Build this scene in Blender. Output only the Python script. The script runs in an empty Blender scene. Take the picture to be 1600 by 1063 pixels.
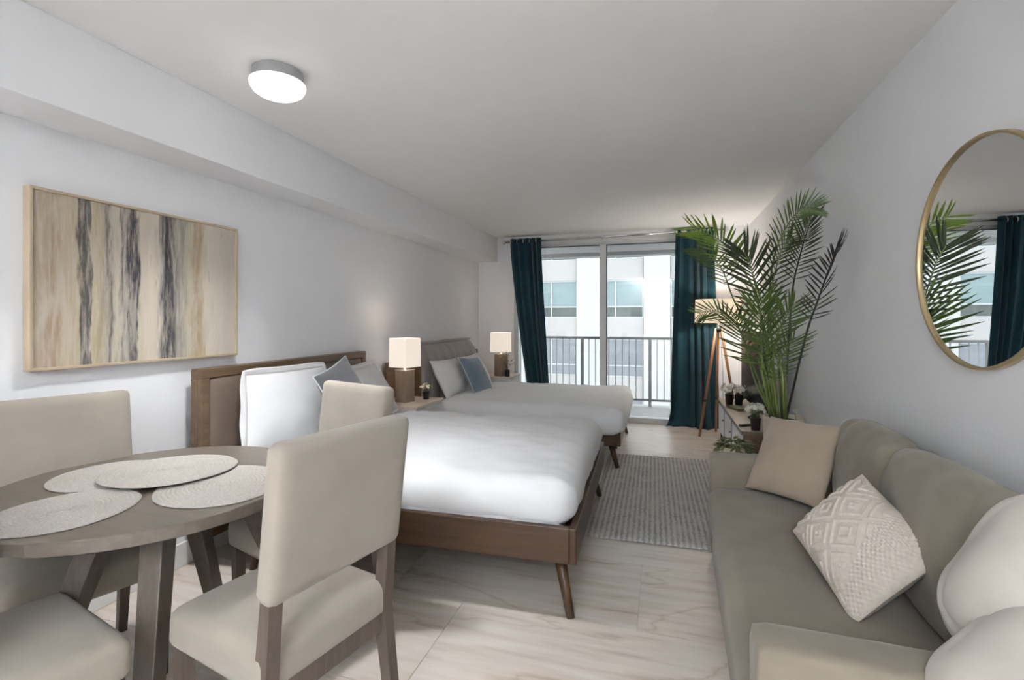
import bpy, bmesh, math, random
from mathutils import Vector, Matrix, noise as mnoise
random.seed(7)
C = bpy.context.scene.collection
S = bpy.context.scene
PI = math.pi

# ------------------------------------------------------------------ camera, sky, lamps, exposure
EYE = 1.34
cam_d = bpy.data.cameras.new('camera')
cam = bpy.data.objects.new('camera', cam_d); C.objects.link(cam)
cam.location = (0, 0, EYE)
cam.rotation_euler = (PI/2, 0, math.atan(233/775))
cam_d.sensor_fit = 'HORIZONTAL'; cam_d.sensor_width = 36; cam_d.lens = 36*775/1600
cam_d.shift_y = -31.5/1600
cam_d.clip_start = 0.05; cam_d.clip_end = 300
S.camera = cam

wd = bpy.data.worlds.new('overcast'); S.world = wd; wd.use_nodes = True
bg = wd.node_tree.nodes['Background']
bg.inputs[0].default_value = (0.92, 0.96, 1.0, 1); bg.inputs[1].default_value = 2.45

S.view_settings.view_transform = 'Standard'; S.view_settings.look = 'None'
S.view_settings.gamma = 1; S.view_settings.use_curve_mapping = False
S.view_settings.exposure = 1.06

def area_lamp(name, loc, size, power, col=(0.96, 0.985, 1.0), rot=(0, 0, 0)):
    l = bpy.data.lights.new(name, 'AREA'); l.shape = 'DISK'; l.size = size; l.energy = power; l.color = col
    o = bpy.data.objects.new(name, l); o.location = loc; o.rotation_euler = rot; C.objects.link(o); return o
def point_lamp(name, loc, r, power, col=(1, 0.91, 0.79)):
    l = bpy.data.lights.new(name, 'POINT'); l.shadow_soft_size = r; l.energy = power; l.color = col
    o = bpy.data.objects.new(name, l); o.location = loc; C.objects.link(o); return o
# fill lights added behind the camera to brighten the room, no fixtures there
for ly, pw in ((-1.5, 50), (-2.6, 70)):      # unseen fill aimed up, so the ceiling bounces it back
    area_lamp('bounce_fill', (-0.30, ly, 1.95), .8, pw, (0.89, 0.95, 1.0), (PI, 0, 0)).data.spread = math.radians(125)

# ------------------------------------------------------------------ materials
def lin(h):
    h = h.lstrip('#'); v = [int(h[i:i+2], 16)/255 for i in (0, 2, 4)]
    return tuple((c/12.92 if c <= .04045 else ((c+.055)/1.055)**2.4) for c in v) + (1,)
def new_mat(name):
    m = bpy.data.materials.new(name); m.use_nodes = True
    nt = m.node_tree; b = nt.nodes['Principled BSDF']
    return m, nt, b
def N(nt, t, **kw):
    n = nt.nodes.new(t)
    for k, v in kw.items(): setattr(n, k, v)
    return n
def ramp(nt, stops, interp='LINEAR'):
    r = N(nt, 'ShaderNodeValToRGB'); e = r.color_ramp.elements; r.color_ramp.interpolation = interp
    e[0].position, e[0].color = stops[0][0], stops[0][1]
    e[1].position, e[1].color = stops[-1][0], stops[-1][1]
    for p, c in stops[1:-1]:
        x = e.new(p); x.color = c
    return r
def coords(nt, kind='Object', scale=(1, 1, 1)):
    tc = N(nt, 'ShaderNodeTexCoord'); mp = N(nt, 'ShaderNodeMapping'); mp.inputs['Scale'].default_value = scale
    nt.links.new(tc.outputs[kind], mp.inputs[0]); return mp
def plain(name, col, rough=0.5, metal=0, vary=0.06, nscale=6, bump=0, bscale=200, spec=0.5, stretch=(1, 1, 1)):
    """solid colour with a little mottling and fine relief"""
    m, nt, b = new_mat(name); c = lin(col) if isinstance(col, str) else col
    b.inputs['Roughness'].default_value = rough; b.inputs['Metallic'].default_value = metal
    b.inputs['Specular IOR Level'].default_value = spec
    mp = coords(nt, 'Object', stretch)
    n = N(nt, 'ShaderNodeTexNoise'); n.inputs['Scale'].default_value = nscale; n.inputs['Detail'].default_value = 4
    nt.links.new(mp.outputs[0], n.inputs['Vector'])
    d = tuple(x*(1-vary) for x in c[:3])+(1,); l = tuple(min(1, x*(1+vary)) for x in c[:3])+(1,)
    r = ramp(nt, [(0.3, d), (0.7, l)]); nt.links.new(n.outputs['Fac'], r.inputs[0]); nt.links.new(r.outputs[0], b.inputs['Base Color'])
    if bump:
        n2 = N(nt, 'ShaderNodeTexNoise'); n2.inputs['Scale'].default_value = bscale; n2.inputs['Detail'].default_value = 2
        nt.links.new(mp.outputs[0], n2.inputs['Vector'])
        bp = N(nt, 'ShaderNodeBump'); bp.inputs['Strength'].default_value = bump; bp.inputs['Distance'].default_value = 0.004
        nt.links.new(n2.outputs['Fac'], bp.inputs['Height']); nt.links.new(bp.outputs[0], b.inputs['Normal'])
    return m
def weave(name, col, scale=260, bump=0.25, rough=0.95, vary=0.08, sheen=0.2):
    m = plain(name, col, rough, vary=vary, nscale=5, spec=0.15); nt = m.node_tree; b = nt.nodes['Principled BSDF']
    b.inputs['Sheen Weight'].default_value = sheen
    mp = coords(nt)
    w1 = N(nt, 'ShaderNodeTexWave', wave_type='BANDS', bands_direction='X'); w1.inputs['Scale'].default_value = scale
    w2 = N(nt, 'ShaderNodeTexWave', wave_type='BANDS', bands_direction='Z'); w2.inputs['Scale'].default_value = scale
    for w in (w1, w2):
        w.inputs['Distortion'].default_value = 1.5; w.inputs['Detail'].default_value = 1; nt.links.new(mp.outputs[0], w.inputs[0])
    mx = N(nt, 'ShaderNodeMath', operation='ADD'); nt.links.new(w1.outputs['Fac'], mx.inputs[0]); nt.links.new(w2.outputs['Fac'], mx.inputs[1])
    bp = N(nt, 'ShaderNodeBump'); bp.inputs['Strength'].default_value = bump; bp.inputs['Distance'].default_value = 0.002
    nt.links.new(mx.outputs[0], bp.inputs['Height']); nt.links.new(bp.outputs[0], b.inputs['Normal'])
    return m
def wood(name, dark, light, rough=0.45, axis='X', scale=7):
    m, nt, b = new_mat(name); b.inputs['Roughness'].default_value = rough
    st = {'X': (0.6, 9, 9), 'Y': (9, 0.6, 9), 'Z': (9, 9, 0.6)}[axis]
    mp = coords(nt, 'Object', st)
    n = N(nt, 'ShaderNodeTexNoise'); n.inputs['Scale'].default_value = scale; n.inputs['Detail'].default_value = 6; n.inputs['Distortion'].default_value = 0.6
    nt.links.new(mp.outputs[0], n.inputs['Vector'])
    r = ramp(nt, [(0.3, lin(dark)), (0.7, lin(light))]); nt.links.new(n.outputs['Fac'], r.inputs[0]); nt.links.new(r.outputs[0], b.inputs['Base Color'])
    bp = N(nt, 'ShaderNodeBump'); bp.inputs['Strength'].default_value = 0.06; bp.inputs['Distance'].default_value = 0.002
    nt.links.new(n.outputs['Fac'], bp.inputs['Height']); nt.links.new(bp.outputs[0], b.inputs['Normal'])
    return m
def glow(name, col, strength, base='#ffffff'):
    m, nt, b = new_mat(name); b.inputs['Base Color'].default_value = lin(base); b.inputs['Roughness'].default_value = 0.5
    b.inputs['Emission Color'].default_value = lin(col); b.inputs['Emission Strength'].default_value = strength
    return m
def shade_cloth(name, col, em, ecol):
    m, nt, b = new_mat(name); b.inputs['Roughness'].default_value = 0.9
    mp = coords(nt); w = N(nt, 'ShaderNodeTexNoise'); w.inputs['Scale'].default_value = 120
    nt.links.new(mp.outputs[0], w.inputs['Vector'])
    c = lin(col); r = ramp(nt, [(0.3, tuple(x*.94 for x in c[:3])+(1,)), (0.7, c)]); nt.links.new(w.outputs['Fac'], r.inputs[0]); nt.links.new(r.outputs[0], b.inputs['Base Color'])
    b.inputs['Emission Color'].default_value = lin(ecol); b.inputs['Emission Strength'].default_value = em
    return m

M = {}
M['wall'] = plain('wall_paint', '#f0f0f2', 0.75, vary=0.01, bump=0.05, bscale=90, spec=0.25)
M['ceiling'] = plain('ceiling_paint', '#f4f4f4', 0.85, vary=0.01, bump=0.04, bscale=90, spec=0.2)
M['trim'] = plain('white_trim', '#ebebea', 0.4, vary=0.01)
M['alu'] = plain('window_aluminium', '#c2c4c6', 0.4, metal=0.2, vary=0.03)
M['white_alu'] = plain('white_aluminium', '#d8d9d9', 0.4, vary=0.03)
M['dark_gasket'] = plain('dark_gasket', '#5b5d5e', 0.6)
M['chrome'] = plain('chrome', '#d8d8da', 0.15, metal=1, vary=0.02)
M['steel_grey'] = plain('painted_grey_steel', '#8c8d8e', 0.5, vary=0.04)
M['grout'] = plain('grout', '#c3bab0', 0.9)
M['chair_cloth'] = weave('beige_linen', '#958c81', 300, 0.25)
M['chair_wood'] = wood('taupe_stained_wood', '#4b413a', '#5c5048', 0.5, 'Z')
M['table_wood'] = wood('taupe_table_wood', '#595148', '#655d54', 0.38, 'X', 5)
M['table_leg'] = wood('taupe_leg_wood', '#51483f', '#5f554c', 0.45, 'Z')
M['walnut'] = wood('walnut', '#32200f', '#49301b', 0.38, 'X', 4)
M['walnut_leg'] = wood('walnut_leg', '#35220f', '#4d341d', 0.38, 'Z', 4)
M['head_wood'] = wood('brown_headboard_wood', '#5e4a36', '#745d45', 0.4, 'Y', 4)
M['head_leather'] = plain('brown_leatherette', '#76675a', 0.5, vary=0.06, bump=0.15, bscale=320)
M['duvet'] = plain('white_cotton', '#e6e6e7', 0.9, vary=0.012, bump=0.08, bscale=30, spec=0.15)
M['pillow'] = plain('white_pillow_cotton', '#e3e2e2', 0.9, vary=0.012, bump=0.12, bscale=24, spec=0.15)
M['grey_cush'] = weave('grey_velvet', '#5f5f62', 200, 0.12, sheen=0.5)
M['blue_cush'] = weave('slate_blue_velvet', '#6d7a88', 200, 0.12, sheen=0.5)
M['piping'] = plain('pale_piping', '#c9ccd0', 0.8)
M['channel'] = weave('taupe_channel_fabric', '#aaa19d', 240, 0.2)
M['sofa'] = weave('sofa_twill', '#7e7567', 360, 0.18)
M['sofa_light'] = weave('pale_cushion_cotton', '#beb6ad', 360, 0.15)
M['beige_cush'] = weave('beige_cushion', '#9f907f', 320, 0.15)
M['knit'] = plain('cream_knit', '#c9bfb3', 0.95, vary=0.07, nscale=60, bump=0.35, bscale=420, spec=0.1)
M['knit_back'] = weave('taupe_cushion_back', '#94887a', 320, 0.15)
M['mat_straw'] = plain('woven_straw', '#a09a94', 0.95, vary=0.12, nscale=180, bump=0.5, bscale=380, spec=0.1)
M['brass'] = plain('brushed_brass', '#b7a27c', 0.36, metal=0.7, vary=0.05)
M['frame_wood'] = plain('champagne_frame', '#c2b096', 0.4, metal=0.25, vary=0.05)
M['mirror'] = new_mat('mirror_glass')[0]
_b = M['mirror'].node_tree.nodes['Principled BSDF']; _b.inputs['Metallic'].default_value = 1; _b.inputs['Roughness'].default_value = 0.01; _b.inputs['Base Color'].default_value = (.92, .93, .93, 1)
M['night_white'] = plain('nightstand_white', '#d9d8d8', 0.4, vary=0.02)
M['night_top'] = wood('pale_oak_top', '#c4b6a6', '#d8ccbd', 0.45, 'Y')
M['lamp_wood'] = wood('lamp_post_wood', '#7e6b5c', '#96826f', 0.45, 'Z')
M['shade'] = shade_cloth('lit_linen_shade', '#f3eadf', 0.28, '#ffeedd')
M['shade_floor'] = shade_cloth('lit_drum_shade', '#f3e6d2', 0.30, '#ffe6c4')
M['tripod_wood'] = wood('tripod_wood', '#7d5234', '#9c6c48', 0.45, 'Z')
M['dark_metal'] = plain('dark_metal', '#2b2a2a', 0.45, metal=0.5)
M['cable'] = plain('grey_cable', '#8a8a8a', 0.5)
M['black_pot'] = plain('black_ceramic', '#17171a', 0.3)
M['brown_pot'] = plain('dark_brown_pot', '#2c1f1f', 0.35)
M['cream_pot'] = plain('cream_planter', '#c6baa8', 0.6, vary=0.05, bump=0.1, bscale=60)
M['soil'] = plain('soil', '#3a2c22', 1, bump=0.8, bscale=60)
M['leaf'] = plain('palm_leaf', '#4d632a', 0.5, vary=0.25, nscale=9)
M['leaf_bright'] = plain('palm_leaf_bright', '#748f30', 0.5, vary=0.2, nscale=9)
M['leaf_dark'] = plain('palm_leaf_dark', '#3a4229', 0.55, vary=0.25, nscale=9)
M['leaf_dry'] = plain('palm_leaf_dark_grey', '#35332e', 0.6, vary=0.2, nscale=9)
M['stem'] = plain('palm_stem', '#6b7a3d', 0.5, vary=0.2)
M['stem_dark'] = plain('dark_stem', '#2d2c2a', 0.5, vary=0.2)
M['ivy'] = plain('trailing_leaf', '#5b6336', 0.5, vary=0.35, nscale=40)
M['petal'] = plain('white_petal', '#f2efe4', 0.7, vary=0.05, nscale=60)
M['petal_cream'] = plain('cream_petal', '#e3dcc0', 0.7, vary=0.1, nscale=60)
M['console_top'] = wood('console_top_wood', '#665a48', '#7b6e5a', 0.4, 'Y', 4)
M['console_white'] = plain('console_white', '#e6e7ea', 0.35, vary=0.02)
M['console_end'] = wood('console_end_wood', '#5a4637', '#725a46', 0.45, 'Y', 4)
M['screen'] = plain('tv_screen', '#1b1f1e', 0.18)
M['tv_case'] = plain('tv_case', '#26292a', 0.45)
M['remote'] = plain('remote_plastic', '#2a2625', 0.5)
M['book_green'] = plain('olive_book_cloth', '#6d6a4a', 0.8)
M['rail'] = plain('railing_paint', '#8d8b8a', 0.5, vary=0.03)
M['rail_dark'] = plain('railing_post_paint', '#6b6a68', 0.5, vary=0.03)
M['concrete'] = plain('balcony_concrete', '#868584', 0.8, vary=0.04, bump=0.1, bscale=30)
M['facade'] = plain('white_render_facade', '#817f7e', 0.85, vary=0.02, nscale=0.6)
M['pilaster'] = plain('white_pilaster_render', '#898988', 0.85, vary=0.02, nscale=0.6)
M['win_bar'] = plain('facade_window_bar', '#8f9595', 0.5)
M['pane_blind'] = plain('pane_with_blind', '#576769', 0.25, vary=0.12, nscale=1.5, stretch=(0.3, 1, 4))
M['pane_dark'] = plain('dark_pane', '#29312d', 0.12, vary=0.35, nscale=2.5)
M['pane_low'] = plain('lower_row_pane', '#585d63', 0.25, vary=0.12, nscale=1.5, stretch=(0.3, 1, 4))  # one colour for every pane of the lower window rows
M['street'] = plain('street', '#9a9896', 0.9)

def curtain_mat():
    m = weave('teal_velvet', '#1a3a44', 160, 0.1, vary=0.12, sheen=0.15); return m
M['curtain'] = curtain_mat()

def glass_mat():
    m = bpy.data.materials.new('window_glass'); m.use_nodes = True; nt = m.node_tree; nt.nodes.clear()
    o = N(nt, 'ShaderNodeOutputMaterial'); mix = N(nt, 'ShaderNodeMixShader'); t = N(nt, 'ShaderNodeBsdfTransparent'); g = N(nt, 'ShaderNodeBsdfGlossy')
    f = N(nt, 'ShaderNodeFresnel'); f.inputs[0].default_value = 1.45; g.inputs['Roughness'].default_value = 0.0
    t.inputs[0].default_value = (.95, .97, .97, 1)
    nt.links.new(f.outputs[0], mix.inputs[0]); nt.links.new(t.outputs[0], mix.inputs[1]); nt.links.new(g.outputs[0], mix.inputs[2]); nt.links.new(mix.outputs[0], o.inputs[0])
    return m
M['glass'] = glass_mat()

def tile_mat():
    m, nt, b = new_mat('marble_tile'); b.inputs['Roughness'].default_value = 0.32; b.inputs['Specular IOR Level'].default_value = 0.45
    geo = N(nt, 'ShaderNodeNewGeometry'); oi = N(nt, 'ShaderNodeObjectInfo')
    sc = N(nt, 'ShaderNodeVectorMath', operation='SCALE'); sc.inputs[0].default_value = (7, 13, 3); nt.links.new(oi.outputs['Random'], sc.inputs['Scale'])
    ad = N(nt, 'ShaderNodeVectorMath', operation='ADD'); nt.links.new(geo.outputs['Position'], ad.inputs[0]); nt.links.new(sc.outputs[0], ad.inputs[1])
    mp = N(nt, 'ShaderNodeMapping'); mp.inputs['Scale'].default_value = (0.9, 2.6, 1); mp.inputs['Rotation'].default_value = (0, 0, -0.2); nt.links.new(ad.outputs[0], mp.inputs[0])
    n = N(nt, 'ShaderNodeTexNoise'); n.inputs['Scale'].default_value = 1.1; n.inputs['Detail'].default_value = 5; n.inputs['Roughness'].default_value = 0.45; n.inputs['Distortion'].default_value = 0.5; nt.links.new(mp.outputs[0], n.inputs['Vector'])
    s = N(nt, 'ShaderNodeMath', operation='SUBTRACT'); s.inputs[1].default_value = 0.5; nt.links.new(n.outputs['Fac'], s.inputs[0])
    a = N(nt, 'ShaderNodeMath', operation='ABSOLUTE'); nt.links.new(s.outputs[0], a.inputs[0])
    base, vein = lin('#d6cec6'), lin('#b3a696')
    r = ramp(nt, [(0.0, lin('#c2b7aa')), (0.006, lin('#cfc5b9')), (0.02, lin('#d9cfc5')), (0.06, base), (1, lin('#dad2ca'))]); nt.links.new(a.outputs[0], r.inputs[0])
    n2 = N(nt, 'ShaderNodeTexNoise'); n2.inputs['Scale'].default_value = 1.2; n2.inputs['Detail'].default_value = 3; mp3 = N(nt, 'ShaderNodeMapping'); mp3.inputs['Scale'].default_value = (1.6, 15, 1); mp3.inputs['Rotation'].default_value = (0, 0, 0.10); nt.links.new(ad.outputs[0], mp3.inputs[0])
    n2.inputs['Detail'].default_value = 6; n2.inputs['Scale'].default_value = 1.5; nt.links.new(mp3.outputs[0], n2.inputs['Vector'])
    r2 = ramp(nt, [(0.25, lin('#cfc6bd')), (0.36, lin('#eae4de')), (0.5, lin('#f6f3f0')), (0.7, lin('#ffffff'))]); nt.links.new(n2.outputs['Fac'], r2.inputs[0])
    mx = N(nt, 'ShaderNodeMix', data_type='RGBA', blend_type='MULTIPLY'); mx.inputs['Factor'].default_value = 1
    nt.links.new(r.outputs[0], mx.inputs['A']); nt.links.new(r2.outputs[0], mx.inputs['B']); nt.links.new(mx.outputs['Result'], b.inputs['Base Color'])
    return m
M['tile'] = tile_mat()

def rug_mat():
    m, nt, b = new_mat('grey_woven_rug'); b.inputs['Roughness'].default_value = 1; b.inputs['Specular IOR Level'].default_value = 0.05
    mp = coords(nt)
    w = N(nt, 'ShaderNodeTexWave', wave_type='BANDS', bands_direction='X'); w.inputs['Scale'].default_value = 9.5; w.inputs['Distortion'].default_value = 2.6; w.inputs['Detail'].default_value = 3; w.inputs['Detail Scale'].default_value = 5
    nt.links.new(mp.outputs[0], w.inputs[0])
    n = N(nt, 'ShaderNodeTexNoise'); n.inputs['Scale'].default_value = 7; n.inputs['Detail'].default_value = 6; nt.links.new(mp.outputs[0], n.inputs['Vector'])
    nf = N(nt, 'ShaderNodeTexNoise'); nf.inputs['Scale'].default_value = 90; nf.inputs['Detail'].default_value = 3; nt.links.new(mp.outputs[0], nf.inputs['Vector'])
    mu = N(nt, 'ShaderNodeMath', operation='MULTIPLY'); nt.links.new(w.outputs['Fac'], mu.inputs[0]); nt.links.new(n.outputs['Fac'], mu.inputs[1])
    ad = N(nt, 'ShaderNodeMath', operation='MULTIPLY_ADD'); ad.inputs[1].default_value = 0.55; nt.links.new(nf.outputs['Fac'], ad.inputs[0]); nt.links.new(mu.outputs[0], ad.inputs[2])
    r = ramp(nt, [(0.28, lin('#bcb8b4')), (0.5, lin('#b0aca9')), (0.66, lin('#a19e9c')), (0.85, lin('#8f8d8d'))]); nt.links.new(ad.outputs[0], r.inputs[0]); nt.links.new(r.outputs[0], b.inputs['Base Color'])
    bp = N(nt, 'ShaderNodeBump'); bp.inputs['Strength'].default_value = 0.6; bp.inputs['Distance'].default_value = 0.006; nt.links.new(ad.outputs[0], bp.inputs['Height']); nt.links.new(bp.outputs[0], b.inputs['Normal'])
    return m
M['rug'] = rug_mat()

def art_mat():
    """abstract vertical streaks: object space, Y across (0..1.03), Z up"""
    m, nt, b = new_mat('abstract_streaks'); b.inputs['Roughness'].default_value = 0.7; b.inputs['Specular IOR Level'].default_value = 0.2
    tc = N(nt, 'ShaderNodeTexCoord'); sp = N(nt, 'ShaderNodeSeparateXYZ'); nt.links.new(tc.outputs['Object'], sp.inputs[0])
    mp = N(nt, 'ShaderNodeMapping'); mp.inputs['Scale'].default_value = (1, 24, 3.6); nt.links.new(tc.outputs['Object'], mp.inputs[0])
    n = N(nt, 'ShaderNodeTexNoise'); n.inputs['Scale'].default_value = 1; n.inputs['Detail'].default_value = 7; n.inputs['Roughness'].default_value = 0.62; nt.links.new(mp.outputs[0], n.inputs['Vector'])
    nm = N(nt, 'ShaderNodeMath', operation='MULTIPLY_ADD'); nm.inputs[1].default_value = 0.13; nm.inputs[2].default_value = -0.065; nt.links.new(n.outputs['Fac'], nm.inputs[0])
    u = N(nt, 'ShaderNodeMath', operation='ADD'); nt.links.new(sp.outputs['Y'], u.inputs[0]); nt.links.new(nm.outputs[0], u.inputs[1])
    stops = [(0.0, '#c3b09a'), (0.06, '#bfac98'), (0.09, '#b39d86'), (0.12, '#c6b59c'), (0.185, '#c4b39a'), (0.2, '#5d5a57'), (0.225, '#6f6a66'), (0.235, '#c9bda5'),
             (0.27, '#bfae8f'), (0.30, '#a79f92'), (0.315, '#6b6763'), (0.33, '#b9b2a2'), (0.352, '#d2c6b1'), (0.372, '#66625f'), (0.385, '#b8b0a6'), (0.405, '#55525a'),
             (0.44, '#4d4a4e'), (0.455, '#cfc3ae'), (0.50, '#e0d4c2'), (0.54, '#d9cdbb'), (0.565, '#8b8685'), (0.585, '#504d50'), (0.63, '#5b585b'), (0.655, '#9d988f'),
             (0.69, '#a9a497'), (0.72, '#c9bda6'), (0.76, '#b39c7d'), (0.80, '#c2ae8f'), (0.83, '#e1d6c6'), (0.92, '#dbd0c2'), (0.97, '#cfc8bd'), (1.0, '#d6cbbd')]
    r = ramp(nt, [(p, lin(c)) for p, c in stops]); nt.links.new(u.outputs[0], r.inputs[0])
    # pale washes, stronger low on the canvas
    n2 = N(nt, 'ShaderNodeTexNoise'); n2.inputs['Scale'].default_value = 1; n2.inputs['Detail'].default_value = 8; n2.inputs['Roughness'].default_value = 0.7
    mp2 = N(nt, 'ShaderNodeMapping'); mp2.inputs['Scale'].default_value = (1, 60, 5.5); mp2.inputs['Location'].default_value = (3, 5, 1); nt.links.new(tc.outputs['Object'], mp2.inputs[0]); nt.links.new(mp2.outputs[0], n2.inputs['Vector'])
    r2 = ramp(nt, [(0.47, (0, 0, 0, 1)), (0.68, (0.75, 0.75, 0.75, 1))]); nt.links.new(n2.outputs['Fac'], r2.inputs[0])
    mx = N(nt, 'ShaderNodeMix', data_type='RGBA'); nt.links.new(r2.outputs[0], mx.inputs['Factor']); nt.links.new(r.outputs[0], mx.inputs['A']); mx.inputs['B'].default_value = lin('#d5cabb')
    r3 = ramp(nt, [(0.28, (0.8, 0.8, 0.8, 1)), (0.4, (0, 0, 0, 1))]); nt.links.new(n2.outputs['Fac'], r3.inputs[0])
    mx2 = N(nt, 'ShaderNodeMix', data_type='RGBA'); nt.links.new(r3.outputs[0], mx2.inputs['Factor']); nt.links.new(mx.outputs['Result'], mx2.inputs['A']); mx2.inputs['B'].default_value = lin('#8d8276')
    mp4 = N(nt, 'ShaderNodeMapping'); mp4.inputs['Scale'].default_value = (1, 16, 2.4); mp4.inputs['Location'].default_value = (1, 2, 7); nt.links.new(tc.outputs['Object'], mp4.inputs[0])
    n4 = N(nt, 'ShaderNodeTexNoise'); n4.inputs['Scale'].default_value = 1; n4.inputs['Detail'].default_value = 9; n4.inputs['Roughness'].default_value = 0.7; nt.links.new(mp4.outputs[0], n4.inputs['Vector'])
    r4 = ramp(nt, [(0.50, (0, 0, 0, 1)), (0.60, (0.62, 0.62, 0.62, 1))]); nt.links.new(n4.outputs['Fac'], r4.inputs[0])
    mx4 = N(nt, 'ShaderNodeMix', data_type='RGBA'); nt.links.new(r4.outputs[0], mx4.inputs['Factor']); nt.links.new(mx2.outputs['Result'], mx4.inputs['A']); mx4.inputs['B'].default_value = lin('#cdc4b8'); mx2 = mx4
    mx3 = N(nt, 'ShaderNodeMix', data_type='RGBA', blend_type='MULTIPLY'); mx3.inputs['Factor'].default_value = 1; nt.links.new(mx2.outputs['Result'], mx3.inputs['A']); mx3.inputs['B'].default_value = (.80, .80, .80, 1)
    nt.links.new(mx3.outputs['Result'], b.inputs['Base Color'])
    return m
M['art'] = art_mat()

# ------------------------------------------------------------------ helpers
def tag(o, label=None, cat=None, group=None, kind=None):
    if label: o['label'] = label
    if cat: o['category'] = cat
    if group: o['group'] = group
    if kind: o['kind'] = kind
    return o
def thing(name, label, cat, loc=(0, 0, 0), rz=0, group=None):
    o = bpy.data.objects.new(name, None); C.objects.link(o); o.empty_display_size = 0.1
    o.location = loc; o.rotation_euler = (0, 0, rz); return tag(o, label, cat, group)
def link(name, me, mat, parent=None, loc=None, rot=None, smooth=False, label=None):
    o = bpy.data.objects.new(name, me); C.objects.link(o)
    if mat is not None and not me.materials: me.materials.append(M[mat] if isinstance(mat, str) else mat)
    if smooth:
        me.polygons.foreach_set('use_smooth', [True]*len(me.polygons))
    if parent is not None: o.parent = parent
    if loc is not None: o.location = loc
    if rot is not None: o.rotation_euler = rot
    if label: o['label'] = label
    return o
def bm_mesh(name, bm):
    me = bpy.data.meshes.new(name); bmesh.ops.recalc_face_normals(bm, faces=bm.faces); bm.to_mesh(me); bm.free(); return me
def add_box(bm, lo, hi, bevel=0, seg=2):
    r = bmesh.ops.create_cube(bm, size=1); vs = r['verts']
    for v in vs:
        v.co = Vector([lo[i] + (v.co[i]+.5)*(hi[i]-lo[i]) for i in range(3)])
    if bevel:
        es = {e for v in vs for e in v.link_edges}
        bmesh.ops.bevel(bm, geom=list(es), offset=bevel, segments=seg, profile=0.5, affect='EDGES')
    return bm
def box(name, lo, hi, mat, parent=None, bevel=0.003, seg=2, label=None, loc=None, rot=None, smooth=False):
    bm = bmesh.new(); add_box(bm, lo, hi, bevel, seg)
    return link(name, bm_mesh(name, bm), mat, parent, loc, rot, smooth, label)
def add_frustum(bm, p0, p1, w0, w1, bevel=0, up=None):
    """square-section bar from p0 to p1, half widths (a,b) at both ends"""
    p0, p1 = Vector(p0), Vector(p1); z = (p1-p0).normalized(); x = Vector(up or (1, 0, 0)); x = (x - z*x.dot(z)).normalized(); y = z.cross(x)
    vs = [bm.verts.new(p + x*sx*w[0] + y*sy*w[1]) for p, w in ((p0, w0), (p1, w1)) for sx, sy in ((-1, -1), (1, -1), (1, 1), (-1, 1))]
    fs = [bm.faces.new([vs[i] for i in q]) for q in ((3, 2, 1, 0), (4, 5, 6, 7), (0, 1, 5, 4), (1, 2, 6, 5), (2, 3, 7, 6), (3, 0, 4, 7))]
    if bevel: bmesh.ops.bevel(bm, geom=list({e for f in fs for e in f.edges}), offset=bevel, segments=2, profile=0.5, affect='EDGES')
def add_tube(bm, pts, rad, n=8, cap=True):
    pts = [Vector(p) for p in pts]; rings = []; prev = None
    for i, p in enumerate(pts):
        t = (pts[min(i+1, len(pts)-1)]-pts[max(i-1, 0)]).normalized()
        a = prev if prev is not None else (Vector((0, 0, 1)) if abs(t.z) < .9 else Vector((1, 0, 0)))
        x = (a - t*a.dot(t)).normalized(); prev = x; y = t.cross(x)
        r = rad[i] if isinstance(rad, (list, tuple)) else rad
        rings.append([bm.verts.new(p + (x*math.cos(2*PI*k/n)+y*math.sin(2*PI*k/n))*r) for k in range(n)])
    for a, b in zip(rings, rings[1:]):
        for k in range(n): bm.faces.new((a[k], a[(k+1) % n], b[(k+1) % n], b[k]))
    if cap:
        bm.faces.new(rings[0][::-1]); bm.faces.new(rings[-1])
def tube(name, pts, rad, mat, parent=None, n=8, label=None):
    bm = bmesh.new(); add_tube(bm, pts, rad, n); return link(name, bm_mesh(name, bm), mat, parent, smooth=True, label=label)
def lathe_mesh(name, prof, n=48, cx=0, cy=0, cz=0):
    bm = bmesh.new(); rings = []
    for r, z in prof:
        if r < 1e-6: rings.append([bm.verts.new((cx, cy, cz+z))])
        else: rings.append([bm.verts.new((cx+r*math.cos(2*PI*k/n), cy+r*math.sin(2*PI*k/n), cz+z)) for k in range(n)])
    for a, b in zip(rings, rings[1:]):
        for k in range(n):
            k2 = (k+1) % n
            if len(a) == 1 and len(b) == 1: continue
            if len(a) == 1: bm.faces.new((a[0], b[k2], b[k]))
            elif len(b) == 1: bm.faces.new((a[k], a[k2], b[0]))
            else: bm.faces.new((a[k], a[k2], b[k2], b[k]))
    return bm_mesh(name, bm)
def lathe(name, prof, mat, parent=None, n=48, loc=None, label=None, smooth=True):
    return link(name, lathe_mesh(name, prof, n), mat, parent, loc, smooth=smooth, label=label)
def fbm(p, s, o=3):
    return mnoise.fractal(Vector(p)*s, 1.0, 2.0, o)
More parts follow.
